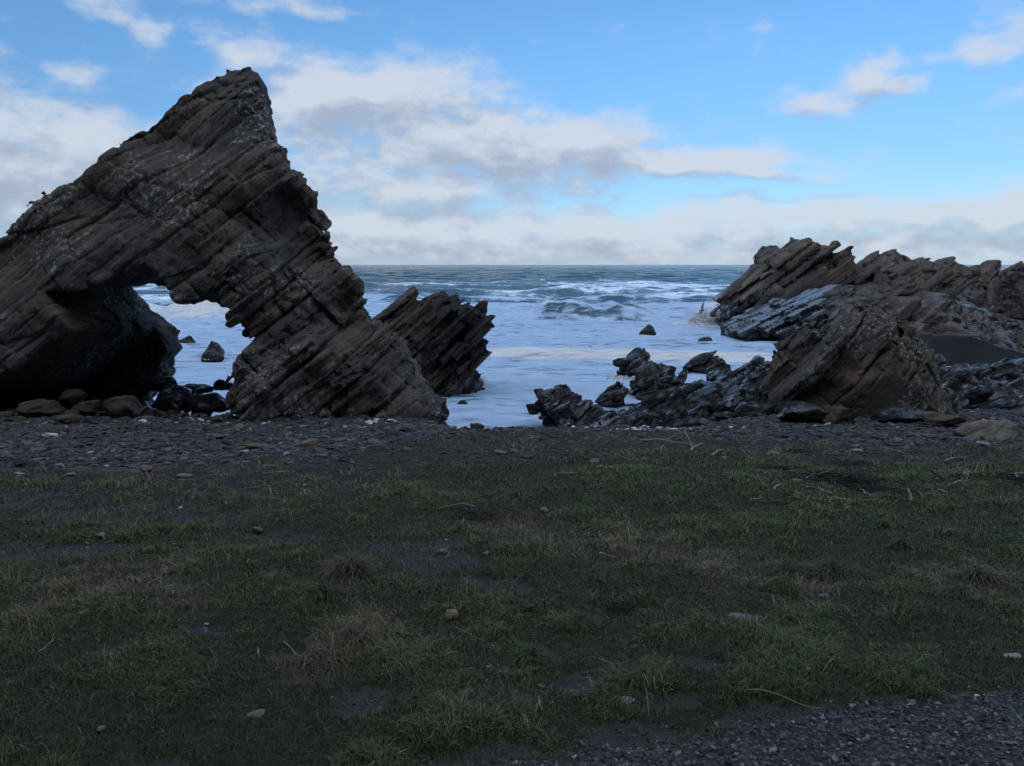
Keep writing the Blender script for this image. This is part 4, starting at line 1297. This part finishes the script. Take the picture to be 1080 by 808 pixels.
def tube(path, r0, r1, seg=7):
    path = np.asarray(path, float); n = len(path)
    T = np.gradient(path, axis=0); T /= np.linalg.norm(T, axis=1)[:, None] + 1e-9
    up = np.array([0, 0, 1.0]) if abs(T[0, 2]) < .8 else np.array([1.0, 0, 0])
    V = []
    for i in range(n):
        a = np.cross(T[i], up); a /= np.linalg.norm(a) + 1e-9; b = np.cross(a, T[i])
        r = (r0 + (r1 - r0) * i / (n - 1)) * (1 + .18 * math.sin(i * 2.3))
        if i in (0, n - 1): r *= .55
        for k in range(seg):
            th = 2 * math.pi * k / seg
            V.append(path[i] + r * (math.cos(th) * a + math.sin(th) * b))
    Fq = [[i * seg + k, i * seg + (k + 1) % seg, (i + 1) * seg + (k + 1) % seg, (i + 1) * seg + k] for i in range(n - 1) for k in range(seg)]
    V += [path[0], path[-1]]; e = len(V)
    Ft = [[k, e - 2, (k + 1) % seg] for k in range(seg)] + [[(n - 1) * seg + k, (n - 1) * seg + (k + 1) % seg, e - 1] for k in range(seg)]
    return np.array(V), np.array(Fq), np.array(Ft)


def join(parts):
    Vs, Q, T, o = [], [], [], 0
    for V, q, t in parts:
        Vs.append(V); Q.append(q + o); T.append(t + o); o += len(V)
    return np.concatenate(Vs), np.concatenate(Q), np.concatenate(T)


def stick(a, b, wpx, tint, label, seed, lift=0.0, twigs=0, name='driftwood', cat='driftwood'):
    """a piece of wood between two photo pixels; lift raises the far end off the ground (photo px)"""
    rr = np.random.default_rng(seed)
    A = np.array(on_ground(*a))
    if lift:
        B = A + 0; q = at(b[0], b[1], A[1] + .05); B = np.array(q)
    else:
        B = np.array(on_ground(*b))
    Ln = np.linalg.norm(B - A); r = wpx * A[1] / F_PX / 2
    n = 12
    t = np.linspace(0, 1, n)[:, None]
    pth = A + (B - A) * t
    wv = rr.normal(0, .05, 3) * Ln
    pth = pth + np.sin(t * math.pi) * wv * np.array([1, 1, .3]) + np.sin(t * math.pi * 2.6 + seed) * rr.normal(0, .018, 3) * Ln
    if not lift: pth[:, 2] = ground_z(pth[:, 0], pth[:, 1]) + r * .8 + .01 + .04 * Ln * np.sin(t[:, 0] * math.pi) * rr.uniform(0, 1)
    parts = [tube(pth, r, r * .6)]
    for k in range(twigs):
        i = rr.integers(3, n - 2)
        d = (pth[i + 1] - pth[i]); d /= np.linalg.norm(d)
        d = d * .6 + rr.normal(0, .5, 3); d[2] = abs(d[2]) * .6 + .15
        L = Ln * rr.uniform(.18, .38)
        tt = np.linspace(0, 1, 6)[:, None]
        parts.append(tube(pth[i] + d * L * tt + np.array([0, 0, 1]) * L * .2 * tt ** 2, r * .55, r * .25, 6))
    V, Q, T = join(parts)
    me = mesh_from(name, V - A, [Q, T], attrs={'tint': np.repeat(np.array(tint)[None], len(V), 0)})
    return link(name, me, WOOD, tuple(A), label, cat)


GW, DW, SW = (.30, .27, .23), (.075, .06, .05), (.36, .29, .19)
for k, (a, b, w, t, lab, lift, tw) in enumerate([
    ((675, 466), (733, 471), 2.2, GW, 'long pale driftwood pole lying along the top of the shingle', 0, 0),
    ((727, 477), (741, 469), 2.6, GW, 'short pale bent stick below the long driftwood pole', 0, 1),
    ((750, 483), (763, 476), 2.8, GW, 'stout pale stick right of the bent one on the shingle', 0, 0),
    ((628, 494), (655, 499), 1.8, GW, 'thin pale stick lying across the turf below the shingle', 0, 0),
    ((631, 587), (650, 590), 1.8, SW, 'little straw coloured stick on the brownish grass', 0, 0),
    ((864, 527), (932, 530), 1.6, GW, 'long thin stick in front of the dark seaweed', 0, 1),
    ((863, 517), (877, 524), 2.6, GW, 'short pale stick left of the dark seaweed', 0, 1),
    ((906, 518), (913, 523), 2.4, GW, 'stubby pale stick end on the dark seaweed', 0, 0),
    ((961, 528), (957, 515), 3.2, (.42, .39, .34), 'whitish stick standing upright at the end of the seaweed', 1, 0),
    ((998, 509), (980, 496), 2.8, DW, 'dark branched stick leaning up from the turf at the right', 1, 3),
    ((972, 508), (984, 500), 2.2, DW, 'dark twig crossing the branched stick at the right', 0, 1),
    ((996, 510), (1010, 506), 2.0, DW, 'dark root end beside the branched stick', 0, 2),
    ((1016, 503), (1034, 500), 3.0, GW, 'pale forked stick at the far right of the turf', 0, 1),
    ((1021, 504), (1021, 493), 2.2, GW, 'pale prong sticking up by the forked stick', 1, 0),
    ((850, 506), (868, 501), 2.2, GW, 'pale stick above the left end of the seaweed', 0, 2),
    ((816, 518), (831, 513), 2.6, GW, 'pale stick on the turf left of the driftwood pile', 0, 0),
    ((795, 500), (822, 496), 2.2, DW, 'dark stick among litter below the right shingle', 0, 1),
    ((746, 502), (765, 508), 2.0, (.16, .13, .10), 'brown stick in the litter left of the grey stone', 0, 1),
    ((572, 752), (568, 733), 1.8, SW, 'pale thin twig standing in the foreground grass', 1, 0),
    ((1022, 474), (1030, 462), 2.8, DW, 'dark stick leaning on the shingle before the pale boulder', 1, 0),
    ((273, 694), (271, 682), 2.0, GW, 'short whitish stick standing in the left foreground grass', 1, 0),
    ((40, 690), (58, 676), 1.2, SW, 'bent straw stalk lying in the left foreground', 0, 1),
    ((300, 680), (322, 708), 1.2, SW, 'long bent straw stalk left of the dry tuft', 0, 0),
    ((780, 730), (866, 751), 1.2, SW, 'long straw stalk lying across the grass towards the gravel', 0, 0),
    ((470, 755), (482, 742), 1.2, SW, 'thin straw stalk on bare soil above the gravel', 0, 0),
    ((190, 487), (150, 491), 2.2, DW, 'dark stick lying on the shingle behind the brown stone', 0, 1),
]):
    stick(a, b, w, t, lab, 60 + k, lift, tw)


_r = np.random.default_rng(91)
for k in range(22):
    px_, py_ = _r.uniform(770, 1070), _r.uniform(486, 532)
    ln_, an_ = _r.uniform(8, 30), _r.normal(0, .35)
    o = stick((px_, py_), (min(px_ + ln_ * math.cos(an_), 1079), py_ - ln_ * math.sin(an_) * .4), _r.uniform(1.5, 2.6), [GW, DW, (.18, .15, .12)][k % 3], 'small driftwood stick scattered over the turf around the dark seaweed', 300 + k, 0, int(_r.integers(0, 3)))
    o['group'] = 'small driftwood sticks around the seaweed'


def weed(px, py, hw, hh, n, label, seed):
    rr = np.random.default_rng(seed)
    c = np.array(on_ground(px, py)); parts = []
    rx = hw * c[1] / F_PX; ry = abs(G(px, py - hh)[1] - G(px, py + hh)[1]) / 2
    for _ in range(n):
        a = rr.uniform(0, 6.28); q = math.sqrt(rr.random())
        x, y = c[0] + rx * q * math.cos(a), c[1] + ry * q * math.sin(a)
        th = rr.normal(0, .7) + (math.pi if rr.random() < .5 else 0)
        L = rx * rr.uniform(.35, 1.1); t = np.linspace(0, 1, 7)
        X_ = x + np.cos(th + .9 * np.sin(t * 4 + a)) * L * t; Y_ = y + np.sin(th + .9 * np.sin(t * 4 + a)) * L * t
        Z_ = ground_z(X_, Y_) + .010 + .18 * rx * (1 - q) * rr.random() + .05 * L * np.abs(np.sin(t * 5 + a))
        parts.append(tube(np.stack([X_, Y_, Z_], 1), rr.uniform(.02, .05) * rx ** .5 * .35, .003, 4))
    V, Q, T = join(parts)
    me = mesh_from('seaweed', V - c, [Q, T], attrs={'tint': np.repeat(np.array([[.022, .018, .016]]), len(V), 0)})
    link('seaweed', me, WOOD, tuple(c), label, 'seaweed')


for k, (px, py, hw, hh, n, lab) in enumerate([
    (898, 507, 34, 5, 150, 'long dark heap of seaweed among the driftwood on the turf'),
    (932, 521, 26, 5, 130, 'dark heap of seaweed left of the upright whitish stick'),
    (903, 490, 18, 3, 80, 'small dark strip of seaweed just below the right shingle'),
    (844, 478, 12, 3, 60, 'small dark clump of seaweed on the edge of the right shingle'),
    (1064, 503, 20, 4, 90, 'dark clump of seaweed at the right edge of the turf'),
    (812, 497, 28, 3, 70, 'thin scatter of dark seaweed by the brown stick'),
    (655, 645, 11, 4, 60, 'small dark clump of weed in the middle of the grass'),
    (500, 545, 20, 5, 60, 'brown patch of dead weed on the turf in the middle'),
]):
    weed(px, py, hw, hh, n, lab, 30 + k)


def litter():
    """dead stalks, twig ends and weed scraps washed up along the top of the beach"""
    rr = np.random.default_rng(51)
    n = 16000
    y = rr.uniform(6.5, 15.5, n); x = rr.uniform(-1, 1, n) * (y * .72 + .5)
    sh, soil, dirt, dry, road = zones(x, y)
    keep = rr.random(n) < (.55 * soil * (1 - .45 * sh) + .03 + .12 * sstep(.2, .6, fbm2(x, y, .9, 3, z=12)))
    parts, tints = [], []
    for a_, b_ in zip(x[keep], y[keep]):
        L = float(np.clip(rr.lognormal(math.log(.11), .55), .04, .5)); th = rr.normal(0, .8); t = np.linspace(-.5, .5, 4)
        X_ = a_ + np.cos(th + .6 * t * rr.normal()) * L * t; Y_ = b_ + np.sin(th + .8 * t * rr.normal()) * L * t
        parts.append((X_, Y_, L))
    XX = np.array([p_[0] for p_ in parts]); YY = np.array([p_[1] for p_ in parts]); LL = np.array([p_[2] for p_ in parts])
    ZZ = ground_z(XX.ravel(), YY.ravel()).reshape(XX.shape) + .008 + rr.uniform(0, .02, XX.shape)
    R0 = np.clip(LL * .018, .0025, .008)
    dx = XX[:, -1] - XX[:, 0]; dy = YY[:, -1] - YY[:, 0]; l_ = np.hypot(dx, dy) + 1e-6
    nx_, ny_ = -dy / l_, dx / l_
    m = len(LL); V = np.zeros((m, 4, 3, 3))
    for k, (cx, cz) in enumerate(((-1, -.3), (1, -.3), (0, 1))):
        V[:, :, k, 0] = XX + (nx_ * R0 * cx)[:, None]; V[:, :, k, 1] = YY + (ny_ * R0 * cx)[:, None]; V[:, :, k, 2] = ZZ + (R0 * cz)[:, None]
    V = V.reshape(-1, 3)
    base = (np.arange(m) * 12)[:, None, None]
    q = np.array([[i * 3 + k, i * 3 + (k + 1) % 3, (i + 1) * 3 + (k + 1) % 3, (i + 1) * 3 + k] for i in range(3) for k in range(3)])
    pal = np.array([[.03, .024, .02], [.06, .045, .035], [.12, .09, .06], [.24, .19, .13]])
    tt = pal[rr.choice(4, m, p=[.45, .3, .17, .08])]
    me = mesh_from('beach_litter', V, [(q[None] + base).reshape(-1, 4)], smooth=False, attrs={'tint': np.repeat(tt, 12, 0)})
    link('beach_litter', me, WOOD, kind='stuff')
    print('litter', m)


litter(); lap('small things')

# ------------------------------------------------------------------ grass
def blade_mesh(P, Hh, Wd, az_, lean, tint, bend):
    """P (n,3) roots; five vertices to a blade"""
    n = len(P)
    dx, dy = np.cos(az_), np.sin(az_)
    sx, sy = -dy * Wd / 2, dx * Wd / 2
    def pt(h, out):
        return np.stack([P[:, 0] + dx * out, P[:, 1] + dy * out, P[:, 2] + h], 1)
    side = np.stack([sx, sy, np.zeros(n)], 1)
    b0 = pt(-.006, 0 * Hh); m0 = pt(Hh * .6 * np.cos(lean), Hh * .55 * np.sin(lean))
    tp = pt(Hh * .95 * np.cos(lean + bend), Hh * 1.05 * np.sin(lean + bend))
    V = np.stack([b0 - side, b0 + side, m0 - side * .8, m0 + side * .8, tp], 1).reshape(-1, 3)
    i = (np.arange(n) * 5)[:, None]
    return V, i + np.array([[0, 1, 3, 2]]), i + np.array([[2, 3, 4]]), np.repeat(tint, 5, 0)


def grass_tint(rr, n, dryk):
    g1, g2, g3 = np.array([.050, .070, .024]), np.array([.086, .106, .044]), np.array([.034, .046, .020])
    k = rr.random((n, 1))
    t = g1 * (1 - k) + g2 * k
    t = np.where(rr.random((n, 1)) < .35, g3, t)
    d = rr.random(n) < dryk
    ks = rr.random((n, 1))
    dry = np.array([.085, .066, .042]) * (1 - ks) + np.array([.24, .19, .12]) * ks ** 2
    t = np.where(d[:, None], dry, t) * rr.uniform(.75, 1.25, (n, 1))
    return t, d


GRASS = color_mat('grass_blade', .65, .25, 8.0, 0, .2)


def grass():
    rr = np.random.default_rng(17)
    n = 560000
    y = np.exp(rr.uniform(math.log(1.75), math.log(14.5), n)); x = rr.uniform(-1, 1, n) * (y * .70 + .6)
    sh, soil, dirt, dry, road = zones(x, y)
    cl = fbm2(x, y, 1.4, 3, z=4); cl2 = fbm2(x, y, 5.0, 3, z=6)
    pr = (1 - road * .985) * (1 - .74 * dirt) * (1 - sh) * (1 - .72 * soil) * np.clip(.72 + 1.1 * cl2 + .6 * cl, .34, 1)
    keep = rr.random(n) < pr
    x, y, dry, cl, cl2, dirt, soil = (a[keep] for a in (x, y, dry, cl, cl2, dirt, soil))
    n = len(x)
    big = sstep(.05, .5, cl2 + .6 * cl)
    t, d = grass_tint(rr, n, .12 + .5 * dry + .25 * soil + .12 * (cl < -.15))
    t = t * (.80 + .75 * sstep(-.45, .5, cl + .55 * cl2) + .25 * sstep(0, 5, x))[:, None]
    H = (.020 + .040 * big) * rr.uniform(.5, 1.7, n) * (1 + .5 * d) + .001 * y
    lng = rr.random(n) < .012
    H = np.where(lng, H * 2.6, H)
    Wd = np.clip(.0011 * y, .0022, .012) * rr.uniform(.7, 1.3, n)
    z = ground_z(x, y)
    lean = np.where(d, rr.uniform(.5, 1.45, n), np.abs(rr.normal(.55, .4, n)))
    V, Q, T, C = blade_mesh(np.stack([x, y, z], 1), H, Wd, rr.uniform(0, 6.28, n) * .6 + rr.normal(0, 1, n), lean, t, rr.uniform(.1, .7, n))
    me = mesh_from('grass', V, [Q, T], smooth=False, attrs={'tint': C})
    link('grass', me, GRASS, kind='stuff')
    print('blades', n)


grass(); lap('grass')


def tussock(px, py, wpx, hpx, n, dryk, label, seed):
    rr = np.random.default_rng(seed)
    c = np.array(on_ground(px, py))
    r = wpx / 2 * c[1] / F_PX; L = hpx * c[1] / F_PX
    a = rr.uniform(0, 6.28, n); q = np.sqrt(rr.random(n))
    x, y = c[0] + r * .7 * q * np.cos(a), c[1] + r * .6 * q * np.sin(a)
    z = ground_z(x, y) + L * .25 * (1 - q ** 2)
    t, d = grass_tint(rr, n, dryk)
    H = L * rr.uniform(.6, 1.5, n)
    V, Q, T, C = blade_mesh(np.stack([x, y, z], 1), H, np.clip(.0010 * c[1], .003, .01) * rr.uniform(.7, 1.3, n), a + rr.normal(0, .6, n), .25 + .9 * q * rr.uniform(.6, 1.2, n), t, rr.uniform(.3, 1.0, n))
    me = mesh_from('grass_tussock', V - c, [Q, T], smooth=False, attrs={'tint': C})
    link('grass_tussock', me, GRASS, tuple(c), label, 'grass tussock')


for k, (px, py, w, h, n, dk, lab) in enumerate([
    (832, 606, 60, 14, 900, .45, 'broad grass tussock with a brown dry middle on the right'),
    (876, 608, 60, 16, 900, .25, 'long pale green tussock right of the dry-centred one'),
    (826, 622, 44, 12, 500, .3, 'low grass tussock in front of the dry-centred one'),
    (1031, 611, 56, 14, 700, .5, 'straw streaked grass tussock near the right edge'),
    (1012, 631, 50, 13, 600, .4, 'dark undercut grass tussock below the straw streaked one'),
    (951, 577, 30, 8, 300, .1, 'small green tussock in the middle of the right turf'),
    (930, 556, 26, 8, 260, .1, 'small green tussock below the dark seaweed'),
    (368, 606, 36, 22, 420, .85, 'tall dry grass tuft left of the bare dirt path'),
    (372, 682, 56, 18, 700, .8, 'dry straw tuft in the left foreground by the grey stone'),
    (560, 700, 46, 16, 600, .15, 'dark green grass clump in the foreground right of the middle'),
    (610, 662, 50, 14, 500, .15, 'green grass clump above the dark foreground clump'),
    (548, 526, 30, 10, 300, .8, 'dry brown grass tuft at the top of the turf'),
    (640, 560, 50, 9, 420, .2, 'bright green grass clump beside the brownish grass'),
    (340, 628, 50, 12, 460, .2, 'green grass clump in front of the tall dry tuft'),
    (200, 600, 50, 8, 300, .7, 'low dry grass tuft on the left turf'),
    (1010, 505, 30, 6, 200, .5, 'small straw tuft by the branched driftwood stick'),
]):
    tussock(px, py, w, h, n, dk, lab, 500 + k)
lap('all')
